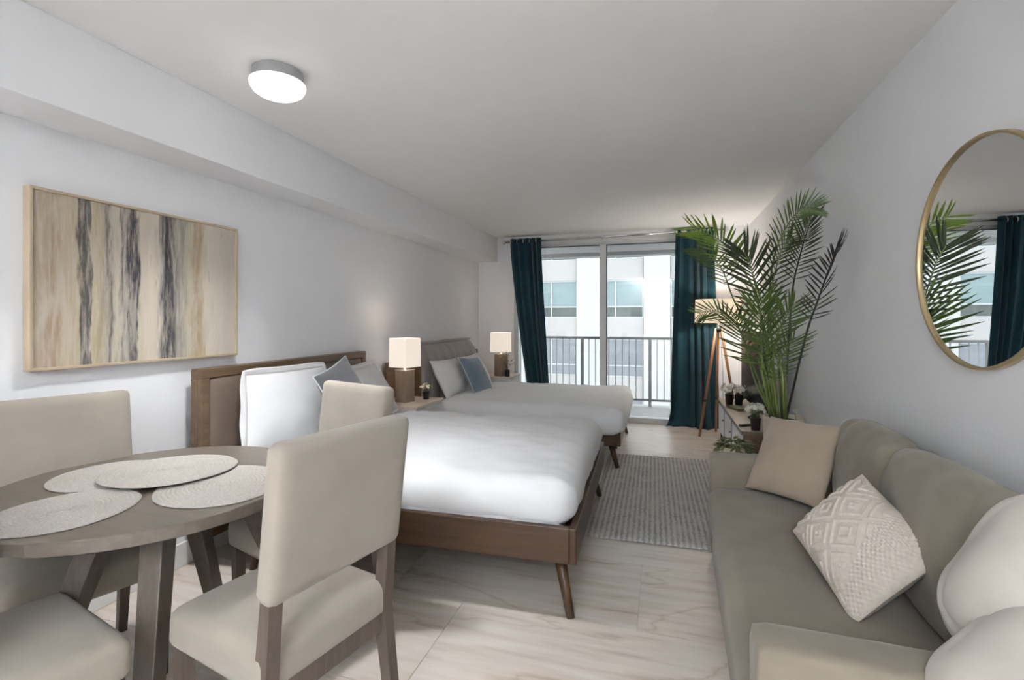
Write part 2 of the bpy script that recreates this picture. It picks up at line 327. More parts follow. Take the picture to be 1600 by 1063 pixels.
def soft_mesh(name, w, d, h, r, nx=24, ny=24, nz=8, fn=None):
    """rounded box on [-w/2,w/2]x[-d/2,d/2]x[0,h]; r=(rx,ry,rz) or float; fn(co, unit) -> new co"""
    if not isinstance(r, (tuple, list)): r = (r, r, r)
    half = (w/2, d/2, h/2); verts = {}; bm = bmesh.new()
    def vert(i, j, k):
        key = (i, j, k)
        if key in verts: return verts[key]
        u = (2*i/nx-1, 2*j/ny-1, 2*k/nz-1); p = [u[a]*half[a] for a in range(3)]
        q = [max(-(half[a]-r[a]), min(half[a]-r[a], p[a])) for a in range(3)]
        e = [(p[a]-q[a])/r[a] for a in range(3)]; L = math.sqrt(sum(x*x for x in e)); mx = max(abs(x) for x in e)
        if L > 1e-9: e = [x*mx/L if mx < 1 else x/L for x in e]
        co = Vector([q[a]+e[a]*r[a] for a in range(3)]); co.z += h/2
        if fn: co = fn(co, u)
        verts[key] = bm.verts.new(co); return verts[key]
    for i in range(nx):
        for j in range(ny):
            for k in (0, nz): bm.faces.new((vert(i, j, k), vert(i+1, j, k), vert(i+1, j+1, k), vert(i, j+1, k)))
    for i in range(nx):
        for k in range(nz):
            for j in (0, ny): bm.faces.new((vert(i, j, k), vert(i+1, j, k), vert(i+1, j, k+1), vert(i, j, k+1)))
    for j in range(ny):
        for k in range(nz):
            for i in (0, nx): bm.faces.new((vert(i, j, k), vert(i, j+1, k), vert(i, j+1, k+1), vert(i, j, k+1)))
    return bm_mesh(name, bm)
def pillow_outline(w, h, u, v, pinch):
    return (w/2*u*(1-pinch*(1-v*v)), h/2*v*(1-pinch*(1-u*u)))
def pillow_bm(w, h, t, n=30, pinch=0.07, wr=0.006, seed=0, fn=None, sides=(1, -1), full=0.62):
    bm = bmesh.new(); grid = {}
    def vert(i, j, s):
        edge = i in (0, n) or j in (0, n); key = (i, j, 0 if edge else s)
        if key in grid: return grid[key]
        # denser near the border
        u = math.sin((2*i/n-1)*PI/2); v = math.sin((2*j/n-1)*PI/2)
        x, y = pillow_outline(w, h, u, v, pinch)
        z = t/2*((1-abs(u)**2.4)*(1-abs(v)**2.4))**full
        if not edge:
            z += wr*fbm((x+seed*3.1, y-seed, seed*1.7+s), 7)*min(1, 6*z/t)
            rad = math.hypot(abs(u)-1, abs(v)-1)
            z += wr*0.9*math.sin(26*math.atan2(1-abs(v)+.02, 1-abs(u)+.02)+seed)*max(0, 1-rad/0.75)*min(1, 8*z/t)
            if fn: z += fn(u, v, s, x, y)
        grid[key] = bm.verts.new((x, y, s*z)); return grid[key]
    for s in sides:
        for i in range(n):
            for j in range(n):
                q = [vert(i, j, s), vert(i+1, j, s), vert(i+1, j+1, s), vert(i, j+1, s)]
                bm.faces.new(q if s > 0 else q[::-1])
    return bm
def orient(o, c, n, up=(0, 0, 1), spin=0):
    z = Vector(n).normalized(); y = Vector(up); y = (y-z*y.dot(z)).normalized(); x = y.cross(z)
    m = Matrix((x, y, z)).transposed().to_4x4() @ Matrix.Rotation(spin, 4, 'Z'); m.translation = Vector(c)
    o.matrix_world = m; o.location = Vector(c); o.rotation_euler = m.to_euler(); return o
def pillow(name, w, h, t, mat, c, n, up, label, cat, group=None, spin=0, piping=None, seed=0, wr=0.006, pinch=0.07, flange=0, full=0.62, slump=0):
    e = thing(name, label, cat, group=group)
    link('cover', bm_mesh('cover', pillow_bm(w, h, t, seed=seed, wr=wr, pinch=pinch, full=full)), mat, e, smooth=True)
    ring = []
    K = 24
    for a, b in (((-1, -1), (1, -1)), ((1, -1), (1, 1)), ((1, 1), (-1, 1)), ((-1, 1), (-1, -1))):
        for k in range(K):
            u = a[0]+(b[0]-a[0])*k/K; v = a[1]+(b[1]-a[1])*k/K; ring.append(pillow_outline(w, h, u, v, pinch)+(0,))
    if piping:
        tube('piping', ring+ring[:2], 0.005, piping, e, 6)
    if flange:
        bm = bmesh.new(); L = len(ring); rows = []
        for q, f in ((0, -0.01), (1, 0.35), (2, 0.7), (3, 1.0)):
            row = []
            for k, p in enumerate(ring):
                x, y, _ = p; sx = max(-1, min(1, 2*x/w)); sy = max(-1, min(1, 2*y/h))
                g = Vector((sx**5, sy**5, 0)); g = g.normalized() if g.length > .05 else Vector((sx, sy, 0)).normalized()
                zz = 0.006*f*math.sin(k*0.55+seed)+0.010*f*math.sin(k*.21)
                row.append(bm.verts.new((x+g.x*flange*f, y+g.y*flange*f, zz)))
            rows.append(row)
        for a, b in zip(rows, rows[1:]):
            for k in range(L): bm.faces.new((a[k], a[(k+1) % L], b[(k+1) % L], b[k]))
        f = link('flange', bm_mesh('flange', bm), mat, e, smooth=True)
        sm = f.modifiers.new('thick', 'SOLIDIFY'); sm.thickness = 0.006; sm.offset = 0
    if slump:
        for q in e.children:
            for v in q.data.vertices: v.co.x *= 1-slump*v.co.y/h
    orient(e, c, n, up, spin); return e
def dup(root, loc, rz, label, group=None, name=None):
    r = root.copy(); C.objects.link(r); r.location = loc; r.rotation_euler = (0, 0, rz); r['label'] = label
    if group: r['group'] = group
    for ch in list(root.children):
        c = ch.copy(); C.objects.link(c); c.parent = r
        for g in ch.children:
            d = g.copy(); C.objects.link(d); d.parent = c
    return r

# ------------------------------------------------------------------ the room
XL, XR, YB, YF, H = -2.50, 1.03, 6.66, -3.2, 2.50
def struct(o): o['kind'] = 'structure'; return o
floor = struct(box('floor', (XL-.1, YF-.1, -0.12), (XR+.1, YB+.12, -0.004), 'grout', bevel=0))
TW, TD, GAP = 1.2, 0.6, 0.0025
cache = {}
y = YF; row = 0
while y < YB-1e-6:
    y1 = min(y+TD, YB); x = XL-(0.4*(row % 3)); row += 1
    while x < XR-1e-6:
        xa, xb = max(x, XL), min(x+TW, XR); x += TW
        if xb-xa < .02: continue
        key = (round(xb-xa, 3), round(y1-y, 3))
        if key not in cache:
            bm = bmesh.new(); w2, d2 = (xb-xa)/2-GAP/2, (y1-y)/2-GAP/2
            add_frustum(bm, (0, 0, -0.010), (0, 0, -0.0015), (w2, d2), (w2, d2)); 
            top = [f for f in bm.faces if f.calc_center_median().z > -0.002]
            r = bmesh.ops.inset_region(bm, faces=top, thickness=0.002)
            for v in top[0].verts: v.co.z = 0.0
            cache[key] = bm_mesh('tile', bm); cache[key].materials.append(M['tile'])
        o = bpy.data.objects.new('tile', cache[key]); C.objects.link(o); o.parent = floor; o.location = ((xa+xb)/2, (y+y1)/2, 0)
    y = y1
struct(box('ceiling', (XL-.1, YF-.1, H), (XR+.1, YB+.12, H+.12), 'ceiling', bevel=0))
struct(box('wall_left', (XL-.1, YF-.1, -0.12), (XL, YB+.12, H), 'wall', bevel=0))
struct(box('wall_right', (XR, YF-.1, -0.12), (XR+.1, YB+.12, H), 'wall', bevel=0))
struct(box('wall_front', (XL, YF-.1, -0.12), (XR, YF, H), 'wall', bevel=0))
WX0, WX1, WH = -1.97, 0.47, 2.40
bm = bmesh.new()
add_box(bm, (XL, YB, -0.12), (WX0, YB+.12, H)); add_box(bm, (WX1, YB, -0.12), (XR, YB+.12, H)); add_box(bm, (WX0, YB, WH), (WX1, YB+.12, H))
struct(link('wall_back', bm_mesh('wall_back', bm), 'wall'))
SX, SZ = -2.22, 2.16
struct(box('trim_1', (XL, YF, SZ), (SX, YB, H), 'wall', bevel=0.004))
struct(box('baseboard_left', (XL, YF, 0), (XL+.014, YB, 0.13), 'trim', bevel=0.004))
struct(box('baseboard_right', (XR-.014, YF, 0), (XR, YB, 0.13), 'trim', bevel=0.004))
bm = bmesh.new(); add_box(bm, (XL+.014, YB-.014, 0), (WX0, YB, .13), .004); add_box(bm, (WX1, YB-.014, 0), (XR-.014, YB, .13), .004)
struct(link('baseboard_back', bm_mesh('baseboard_back', bm), 'trim'))

# sliding glass door
win = struct(thing('window_1', None, None, (0, YB, 0)))
def wpart(name, lo, hi, mat, bev=.004): return box(name, lo, hi, mat, win, bev)
wpart('frame_head', (WX0, .02, WH-.055), (WX1, .10, WH), 'alu')
wpart('head_track', (WX0, -.01, WH-.02), (WX1, .02, WH+.03), 'white_alu')
wpart('frame_jamb', (WX0, .02, .06), (WX0+.05, .10, WH-.055), 'alu')
wpart('frame_jamb', (WX1-.05, .02, .06), (WX1, .10, WH-.055), 'alu')
wpart('sill_track', (WX0, -.02, 0), (WX1, .11, .065), 'alu')
wpart('mullion', (-.785, .015, .065), (-.700, .085, WH-.055), 'white_alu')
wpart('gasket', (-.700, .02, .065), (-.690, .07, WH-.055), 'dark_gasket', 0)
wpart('gasket', (WX0+.05, .03, WH-.067), (-.785, .06, WH-.055), 'dark_gasket', 0)
wpart('gasket', (-.690, .03, WH-.067), (WX1-.05, .06, WH-.055), 'dark_gasket', 0)
wpart('pane', (WX0+.05, .04, .065), (-.785, .046, WH-.067), 'glass', 0)
wpart('pane', (-.690, .055, .065), (WX1-.05, .061, WH-.067), 'glass', 0)

# balcony
struct(box('balcony_floor', (-5, YB+.12, -.16), (4, 8.25, -.02), 'concrete', bevel=.004))
struct(box('balcony_ceiling', (-5, YB+.12, 2.43), (4, 8.3, 2.62), 'concrete', bevel=.004))
struct(box('balcony_beam', (-5, 8.1, 2.372), (4, 8.3, 2.43), 'concrete', bevel=.004))
rl = thing('balcony_railing', 'grey metal balcony railing with thin upright bars outside the glass door', 'railing', (0, 8.05, 0))
box('top_rail', (-4.6, -.03, 1.03), (3.6, .03, 1.07), 'rail_dark', rl)
box('bottom_rail', (-4.6, -.02, .07), (3.6, .02, .10), 'rail_dark', rl)
posts = [-1.226+1.06*k for k in range(-3, 5)]
for px in posts: box('post', (px-.024, -.024, -.02), (px+.024, .024, 1.03), 'rail_dark', rl)
bal = None
for k in range(len(posts)-1):
    for q in range(1, 10):
        x = posts[k]+1.06*q/10
        if bal is None:
            bm = bmesh.new(); add_box(bm, (-.007, -.007, .10), (.007, .007, 1.03)); bal = bm_mesh('baluster', bm)
        link('baluster', bal, 'rail', rl, (x, 0, 0))

# office building across the street
fb = thing('office_building', 'white rendered office block with rows of grey windows across the street', 'building', (0, 26, 0))
PX = [-.87+3.39*k for k in range(-4, 5)]       # right edge of every bay
ZB = [-10.8, -7.74, -4.68, -1.62, 1.44, 4.50, 7.56]   # window bottoms
WW, WHT = 2.06, 1.97
box('wall', (PX[0]-4, .35, -14), (PX[-1]+4, 1.2, 9.5), 'facade', fb, 0)
for x in PX: box('pilaster', (x+.02, -.05, -14), (x+1.31, .36, 9.5), 'pilaster', fb, .01)
pm = {}
for ci, x1 in enumerate(PX):
    for zi, z0 in enumerate(ZB):
        if zi+1 < len(ZB): box('spandrel', (x1-WW+.0, .12, z0+WHT), (x1, .36, ZB[zi+1]), 'facade', fb, .01)
        x0 = x1-WW
        if 'w' not in pm:
            bm = bmesh.new(); add_box(bm, (0, 0, 0), (WW, .1, .06)); add_box(bm, (0, 0, WHT-.06), (WW, .1, WHT)); add_box(bm, (0, 0, .06), (.05, .1, WHT-.06)); add_box(bm, (WW-.05, 0, .06), (WW, .1, WHT-.06))
            add_box(bm, (.64, 0, .06), (.69, .09, WHT-.06)); add_box(bm, (.05, .01, .56), (WW-.05, .09, .61)); pm['w'] = bm_mesh('window', bm)
            for nm, (a, b, c, d) in dict(a=(.05, .64, .06, .56), b=(.69, WW-.05, .06, .56), c=(.05, .64, .61, WHT-.06), d=(.69, WW-.05, .61, WHT-.06)).items():
                bm = bmesh.new(); add_box(bm, (a, .05, c), (b, .07, d)); pm[nm] = bm_mesh('pane', bm)
        w = link('window', pm['w'], 'win_bar', fb, (x0, .2, z0))
        for nm in 'abcd':
            mt = 'pane_dark' if nm in 'ab' else 'pane_blind'
            if z0 < 0: mt = 'pane_low'
            k = nm+mt
            if k not in pm: pm[k] = pm[nm].copy(); pm[k].materials.clear(); pm[k].materials.append(M[mt])
            link('pane', pm[k], None, w)
struct(box('street', (-30, 8.4, -14.3), (30, 26.3, -14), 'street', bevel=0))

# ------------------------------------------------------------------ curtains and rod
def curtain(name, label, top, bot, ztop, folds, amp, puddle=0, seed=0):
    e = thing(name, label, 'curtain', (0, YB-.11, 0))
    n, m = folds*10, 44; vs = []; fs = []
    for j in range(m+1):
        v = j/m; z = 0.012+(ztop-.012)*(1-v)
        a = top[0]+(bot[0]-top[0])*v**1.3; b = top[1]+(bot[1]-top[1])*v**1.3
        for i in range(n+1):
            u = i/n; ph = 2*PI*folds*(u+.035*math.sin(7*u+seed)+.02*math.sin(13*u+2*seed+1.2*v))
            A = amp*(0.72+.38*math.sin(9*u+seed)) * (0.85+.3*v)
            x = a+(b-a)*u+0.25*A*math.sin(2*ph+.4)+0.012*v*math.sin(5*u+4*v+seed)
            yy = A*math.sin(ph+.5*math.sin(2.2*v+seed)+.3*math.sin(4*v+5*u))
            fl = max(0, v-.9)/.1
            yy -= puddle*fl**2*(0.6+.4*math.sin(9*u+seed)); x += puddle*.6*fl**2*(2*u-1)
            if puddle: z2 = max(.012, z-0.02*fl)
            else: z2 = z
            vs.append((x, yy, z2))
    for j in range(m):
        for i in range(n):
            k = j*(n+1)+i; fs.append((k, k+1, k+n+2, k+n+1))
    me = bpy.data.meshes.new('drape'); me.from_pydata(vs, [], fs); me.update()
    o = link('drape', me, 'curtain', e, smooth=True); s = o.modifiers.new('thick', 'SOLIDIFY'); s.thickness = .004
    for q in range(folds):
        x = top[0]+(top[1]-top[0])*(q+.25)/folds
        bm = bmesh.new()
        pts = [(0, .026*math.cos(t*PI/8), .026*math.sin(t*PI/8)) for t in range(17)]
        add_tube(bm, pts, .006, 6); link('grommet', bm_mesh('grommet', bm), 'chrome', e, (x, -amp*.2, ztop-.045), smooth=True)
    return e
curtain('curtain', 'dark teal velvet curtain left of the glass door, beside the far lamp', (-2.0, -1.56), (-1.68, -1.43), 2.455, 5, .036, 0, 1)
curtain('curtain', 'dark teal velvet curtain right of the glass door, pooling behind the tripod lamp', (.165, .62), (.10, .70), 2.48, 5, .046, .09, 2.2)
rod = thing('curtain_rod', 'long silver curtain rod under the ceiling above the glass door', 'curtain rod', (0, YB-.11, 2.43))
tube('rod', [(-2.06, 0, -.02), (.74, 0, .02)], .014, 'chrome', rod, 12)
for x, z in ((-2.085, -.02), (.76, .02)):
    lathe('finial', [(0, -.03), (.012, -.026), (.026, -.012), (.03, 0), (.026, .012), (.012, .026), (0, .03)], 'chrome', rod, 12, (x, 0, z))
for x in (-2.03, -.74, .70): box('bracket', (x-.008, 0, -.025), (x+.008, .11, .012), 'chrome', rod, .002)

# ------------------------------------------------------------------ ceiling light
cl = thing('ceiling_light', 'round white glowing flush lamp on the ceiling', 'ceiling light', (-1.715, 1.905, H))
lathe('base_ring', [(0, 0), (.106, 0), (.109, -.003), (.112, -.044), (.121, -.052), (.121, -.055), (0, -.055)], plain('lamp_base_grey', '#b4b4b4', .5), cl, 48)
M['lamp_glow'] = glow('lit_diffuser', '#fffaf4', 1.6)
lathe('diffuser', [(0, -.0555), (.120, -.0555), (.122, -.062), (.119, -.076), (.108, -.094), (.085, -.109), (.045, -.119), (0, -.122)], 'lamp_glow', cl, 48)
dl = area_lamp('ceiling_light_beam', (0, 0, -.126), .20, 6); dl.parent = cl; dl.data.spread = math.radians(95)

# ------------------------------------------------------------------ painting
pt = thing('painting', 'large abstract painting of vertical grey and tan streaks in champagne frame', 'painting', (XL+.002, 1.365, 1.128))
PW, PH = 1.035, .762
link('canvas', (lambda bm: (add_box(bm, (.002, .012, .012), (.030, PW-.012, PH-.012)), bm_mesh('canvas', bm))[1])(bmesh.new()), 'art', pt)
for a in ((0, 0, 0, .012), (0, 0, PH-.012, PH)): box('frame_bar', (0, 0, a[2]), (.042, PW, a[3]), 'frame_wood', pt, .0015)
for a in ((0, .012), (PW-.012, PW)): box('frame_bar', (0, a[0], .012), (.042, a[1], PH-.012), 'frame_wood', pt, .0015)

# ------------------------------------------------------------------ mirror
mi = thing('round_mirror', 'round wall mirror with thin brass rim above the sofa', 'mirror', (XR-.005, 2.03, 1.562)); mi.rotation_euler = (0, -PI/2, math.radians(.7))
R0 = .385
lathe('glass', [(0, .006), (R0-.006, .006), (R0-.006, .014), (0, .014)], 'mirror', mi, 96, smooth=False)
lathe('rim', [(R0-.006, 0.001), (R0+.003, 0.001), (R0+.003, .024), (R0-.006, .024), (R0-.006, .014), (R0-.006, 0.001)], 'brass', mi, 96)

# ------------------------------------------------------------------ dining table, mats, chairs
TC = Vector((-1.74, 1.34, 0))
tb = thing('dining_table', 'round taupe wooden dining table with splayed legs and woven mats on it', 'table', TC)
RT = .50
lathe('tabletop', [(0, .720), (RT-.003, .720), (RT, .723), (RT, .757), (RT-.002, .7595), (RT-.004, .760), (0, .760)], 'table_wood', tb, 96, smooth=False)
for (a, b) in (((-1.545, 1.205), (-1.36, 1.005)), ((-1.72, 1.17), (-1.86, .98)), ((-1.57, 1.55), (-1.33, 1.70)), ((-1.79, 1.50), (-1.93, 1.78))):
    p1 = Vector((a[0], a[1], .722))-TC; p0 = Vector((b[0], b[1], 0.002))-TC; bm = bmesh.new()
    add_frustum(bm, p0, p1, (.026, .026), (.036, .036), .003, up=(.957, .288, 0)); bmesh.ops.bisect_plane(bm, geom=bm.verts[:]+bm.edges[:]+bm.faces[:], plane_co=(0, 0, .001), plane_no=(0, 0, -1), clear_outer=True)
    link('leg', bm_mesh('leg', bm), 'table_leg', tb)
bm = bmesh.new(); add_frustum(bm, (-.12, -.16, .66), (.14, .18, .66), (.03, .03), (.03, .03)); add_frustum(bm, (-.08, .15, .66), (.16, -.12, .66), (.03, .028), (.03, .028)); link('under_brace', bm_mesh('under_brace', bm), 'table_leg', tb)
def mat_mesh(R, rings, seed):
    prof = [(0, .0)]; w = R/rings
    prof = [(0, .002), (.003, .0045)]
    for k in range(rings):
        r0 = .003+k*w*.99
        for q in range(1, 5):
            t = q/4; prof.append((r0+w*t*.99, .0030+.0042*math.sin(PI*t)))
    rr = prof[-1][0]; prof += [(rr+.002, .002), (rr, 0), (0, 0)]
    me = lathe_mesh('placemat', prof, 84)
    for v in me.vertices:
        x, y_ = v.co.x, v.co.y; r = math.hypot(x, y_); a = math.atan2(y_, x)
        v.co.x *= 1+.02*math.sin(2*a+seed)*r/R; v.co.y *= 1+.02*math.sin(3*a+seed)*r/R
    me.polygons.foreach_set('use_smooth', [True]*len(me.polygons)); return me
mm = mat_mesh(.190, 15, 1)
def slope_mat(c, lean, label, sc):
    o = link('placemat', mm, 'mat_straw', None, c, lean); o.scale = (sc[0], sc[1], 1); return tag(o, label, 'placemat', 'woven placemats on the dining table')
slope_mat((-1.955, 1.345, .7605), (0, 0, .4), 'woven grey placemat farthest from the camera, under the topmost mat', (.98, .98))
slope_mat((-1.725, 1.045, .7605), (0, 0, 1.4), 'woven grey placemat nearest the left picture edge, at the near table rim', (.98, .93))
slope_mat((-1.475, 1.375, .7605), (0, 0, 2.4), 'woven grey placemat at the right of the table beside the near chair back', (1.18, 1.05))
slope_mat((-1.765, 1.42, .7735), (-.01, .012, .9), 'topmost woven grey placemat lying over the other mats', (1.12, 1.1))

def make_chair(label, loc, rz):
    t = thing('dining_chair', label, 'chair', loc, rz, 'dining chairs around the table')
    W, D = .46, .45
    def sf(co, u):
        k = (1-u[0]**4)*(1-u[1]**4); 
        if u[2] > 0: co.z += .018*k
        return co
    link('seat', soft_mesh('seat', W, D, .115, (.03, .03, .035), 20, 20, 8, sf), 'chair_cloth', t, (0, 0, .385), smooth=True)
    def bf(co, u):
        if u[1] > 0: co.y += .006*(1-u[0]**2)*(1-u[2]**2)
        return co
    bk = link('backrest', soft_mesh('backrest', W+.005, .072, .41, (.022, .026, .022), 20, 8, 18, bf), 'chair_cloth', t, (0, -.222, .630), (math.radians(7), 0, 0), smooth=True)
    for s in (-1, 1):
        bm = bmesh.new(); add_frustum(bm, (s*.198, .185, 0), (s*.198, .185, .407), (.016, .016), (.022, .022), .002); link('leg', bm_mesh('leg', bm), 'chair_wood', t)
        bm = bmesh.new(); add_frustum(bm, (s*.205, -.262, 0), (s*.205, -.205, .42), (.016, .017), (.019, .024)); add_frustum(bm, (s*.205, -.205, .42), (s*.205, -.229, .66), (.019, .024), (.019, .018)); link('leg', bm_mesh('leg', bm), 'chair_wood', t)
    box('rail', (-.186, -.222, .345), (.186, -.200, .408), 'chair_wood', t)
    return t
def face(fx, fy): return math.atan2(fy, fx)-PI/2
chairs = [((-1.11, 1.265), (-.976, .218), 'beige upholstered dining chair nearest the camera, seen whole from behind'),
          ((-1.470, 1.795), (-.31, -.95), 'beige upholstered dining chair between the table and the near bed'),
          ((-2.045, 1.285), (.948, -.319), 'beige upholstered dining chair against the left wall under the painting'),
          ((-1.62, .815), (.24, .97), 'beige dining chair at the bottom left corner, only its seat in view')]
c0 = None
for (x, y_), fdir, lab in chairs:
    if c0 is None: c0 = make_chair(lab, (x, y_, 0), face(*fdir))
    else: dup(c0, (x, y_, 0), face(*fdir), lab)

# ------------------------------------------------------------------ beds  (local x: headboard -> foot, y across, origin at middle of the headboard on the floor)
def bed_frame(t, L, W, z0, z1, wm, leg_in=.10, on_rug=()):
    for s in (-1, 1): box('side_rail', (.06, s*W/2-.016, z0), (L-.032, s*W/2+.016, z1), wm, t, .004)
    box('foot_rail', (L-.032, -W/2-.016, z0), (L, W/2+.016, z1), wm, t, .004)
    box('slat_base', (.06, -W/2+.018, z0+.03), (L-.034, W/2-.018, z0+.06), wm, t, 0)
    for x, sy in ((L-.10, -1), (L-.10, 1), (.35, -1), (.35, 1)):
        bm = bmesh.new(); ox = .07 if x > 1 else 0
        add_tube(bm, [(x+ox, sy*(W/2-.02), .0155 if sy in on_rug and x > 1 else 0), (x, sy*(W/2-leg_in), z0+.02)], [.018, .031], 14); link('leg', bm_mesh('leg', bm), 'walnut_leg', t, smooth=True)
    bm = bmesh.new(); add_tube(bm, [(L-.10, 0, .0155 if 1 in on_rug else 0), (L-.16, 0, z0+.03)], [.018, .024], 12); link('leg', bm_mesh('leg', bm), 'walnut_leg', t, smooth=True)
    link('mattress', soft_mesh('mattress', L-.15, W-.05, .20, .03, 10, 10, 4), 'duvet', t, ((L-.15)/2+.07, 0, z0+.062), smooth=True)
def duvet(name, label, L, W, x0, zb, zt, seed, loc, rz):
    w = L-x0
    def fn(co, u):
        top = max(0, u[2]); ex = (u[0]+1)/2
        co.z += top*(.014*fbm((co.x+seed, co.y, 0), 2.6) + .006*fbm((co.x*1.0, co.y+seed, 3), 8, 2))
        co.z += top*.02*(1-u[1]**2)
        side = max(abs(u[0]) if u[0] > 0 else 0, abs(u[1]))
        if side > .97 and u[2] < .9:
            f = (1-abs(u[2]))
            k = .020*f*fbm((co.x*1.3+seed, co.y*1.3, co.z*.6), 6)+.012*f
            if abs(u[1]) > .97: co.y += math.copysign(k, u[1])
            if u[0] > .97: co.x += k*1.2
        # radiating folds on the foot corners
        if u[0] > .55:
            a = (u[0]-.55)/.45; co.z += top*.006*a*math.sin(38*u[1]+6*u[0])*(abs(u[1])**2)
        if u[2] < -.5: co.z += .008*fbm((co.x*2+seed, co.y*2, 1), 5)*(1 if side > .9 else 0)
        return co
    bm_ = soft_mesh('duvet', w, W, zt-zb, (.13, .10, min(.085, (zt-zb)*.46)), 64, 52, 12, fn)
    o = link(name, bm_, 'duvet', None, smooth=True)
    c, s = math.cos(rz), math.sin(rz); mx = x0+w/2
    o.location = (loc[0]+mx*c, loc[1]+mx*s, zb); o.rotation_euler = (0, 0, rz); return tag(o, label, 'duvet')

B1 = (-2.475, 2.917, 0); R1 = math.radians(2.0); W1, L1 = 1.60, 2.09
b1 = thing('bed', 'walnut framed double bed nearer the camera with brown panelled headboard', 'bed', B1, R1)
bed_frame(b1, L1, W1, .255, .415, 'walnut', on_rug=(1,))
hb = link('headboard', (lambda bm: (add_box(bm, (.0, -.84, .12), (.045, .80, 1.02), .003), bm_mesh('headboard', bm))[1])(bmesh.new()), 'head_wood', b1)
box('frame_bar', (.0, -.84, 1.02), (.075, .80, 1.072), 'head_wood', hb, .004)
for yy in (-.815, .775): box('frame_bar', (.045, yy-.025, .12), (.075, yy+.025, 1.02), 'head_wood', hb, .004)
link('padded_panel', soft_mesh('padded_panel', .035, 1.53, .62, (.012, .03, .03), 4, 24, 12), 'head_leather', hb, (.056, -.02, .40), smooth=True)
duvet('duvet', 'white duvet on the near bed, filling the walnut frame', L1-.02, W1-.035, .45, .375, .60, 1.0, B1, R1)

B2 = (-2.47, 5.24, 0); R2 = math.radians(0.5); W2, L2 = 1.58, 2.12
b2 = thing('bed', 'far double bed by the glass door with channel tufted taupe headboard', 'bed', B2, R2)
bed_frame(b2, L2, W2-.05, .215, .36, 'walnut', on_rug=(-1,))
hb = link('headboard', (lambda bm: (add_box(bm, (.0, -.82, .10), (.05, .82, 1.08), .003), bm_mesh('headboard', bm))[1])(bmesh.new()), 'head_wood', b2)
box('top_ledge', (.0, -.825, 1.08), (.085, .825, 1.105), 'channel', hb, .004)
for s in (-1, 1): box('wing_panel', (.05, s*.81-.012, .10), (.19, s*.81+.012, .96), 'head_wood', hb, .004)
box('side_panel', (.0, -1.17, .30), (.03, -.82, .94), 'head_wood', hb, .004)
ch_mesh = None; NC = 8; CW = 1.59/NC
for k in range(NC):
    if ch_mesh is None:
        bm = bmesh.new(); na, nb = 10, 18; g = []
        for j in range(nb+1):
            t = j/nb; z = .34+.735*t; roll = max(0, (t-.62)/.38)
            xb = .135*(1-roll**2.2)+.02*roll
            g.append([bm.verts.new((xb+.028*math.sqrt(max(0, 1-(2*i/na-1)**4)), CW*(i/na-.5)*.985, z)) for i in range(na+1)])
        for j in range(nb):
            for i in range(na): bm.faces.new((g[j][i], g[j][i+1], g[j+1][i+1], g[j+1][i]))
        # close to the board
        bk = [[bm.verts.new((.0, CW*(i/na-.5)*.985, .34+.735*j/nb)) for i in (0, na)] for j in range(nb+1)]
        for j in range(nb):
            bm.faces.new((g[j][0], g[j+1][0], bk[j+1][0], bk[j][0])); bm.faces.new((g[j][na], g[j+1][na], bk[j+1][1], bk[j][1]))
        bm.faces.new([g[nb][i] for i in range(na+1)]+[bk[nb][1], bk[nb][0]]); bm.faces.new([g[0][i] for i in range(na+1)]+[bk[0][1], bk[0][0]])
        ch_mesh = bm_mesh('channel', bm)
    link('channel', ch_mesh, 'channel', hb, (.051, -.795+CW*(k+.5), 0), smooth=True)
duvet('duvet', 'white duvet on the far bed beside the glass door', L2+.03, W2+.06, .34, .29, .555, 4.0, B2, R2)

PG = 'white pillows on the beds'
pillow('pillow', .72, .46, .20, 'pillow', (-2.27, 2.64, .785), (.97, -.02, .14), (0, .05, 1), 'big white pillow with wide flange on the near bed, closest to the wooden headboard post', 'pillow', PG, seed=1, wr=.009, flange=.04, pinch=.03, spin=.04, slump=.16)
pillow('pillow', .68, .44, .19, 'pillow', (-2.215, 3.40, .765), (.88, .05, .46), (0, -.05, 1), 'white pillow on the near bed, half hidden behind the grey cushion', 'pillow', PG, seed=2, wr=.009, flange=.035, pinch=.05)
pillow('cushion', .44, .44, .15, 'grey_cush', (-2.02, 2.86, .84), (.93, .05, .40), (0, .0, 1), 'dark grey velvet cushion propped between the pillows of the near bed', 'cushion', None, seed=3, piping='piping', spin=.25)
pillow('pillow', .66, .42, .19, 'pillow', (-2.13, 4.86, .735), (.88, 0, .47), (0, .02, 1), 'white pillow on the far bed, left of the blue cushion', 'pillow', PG, seed=4, wr=.008)
pillow('pillow', .66, .42, .19, 'pillow', (-2.13, 5.56, .735), (.88, 0, .47), (0, -.02, 1), 'white pillow on the far bed, behind and right of the blue cushion', 'pillow', PG, seed=5, wr=.008)
pillow('cushion', .42, .42, .15, 'blue_cush', (-1.93, 5.06, .745), (.86, -.10, .50), (0, .06, 1), 'slate blue velvet cushion with pale piping on the far bed', 'cushion', None, seed=6, piping='piping')

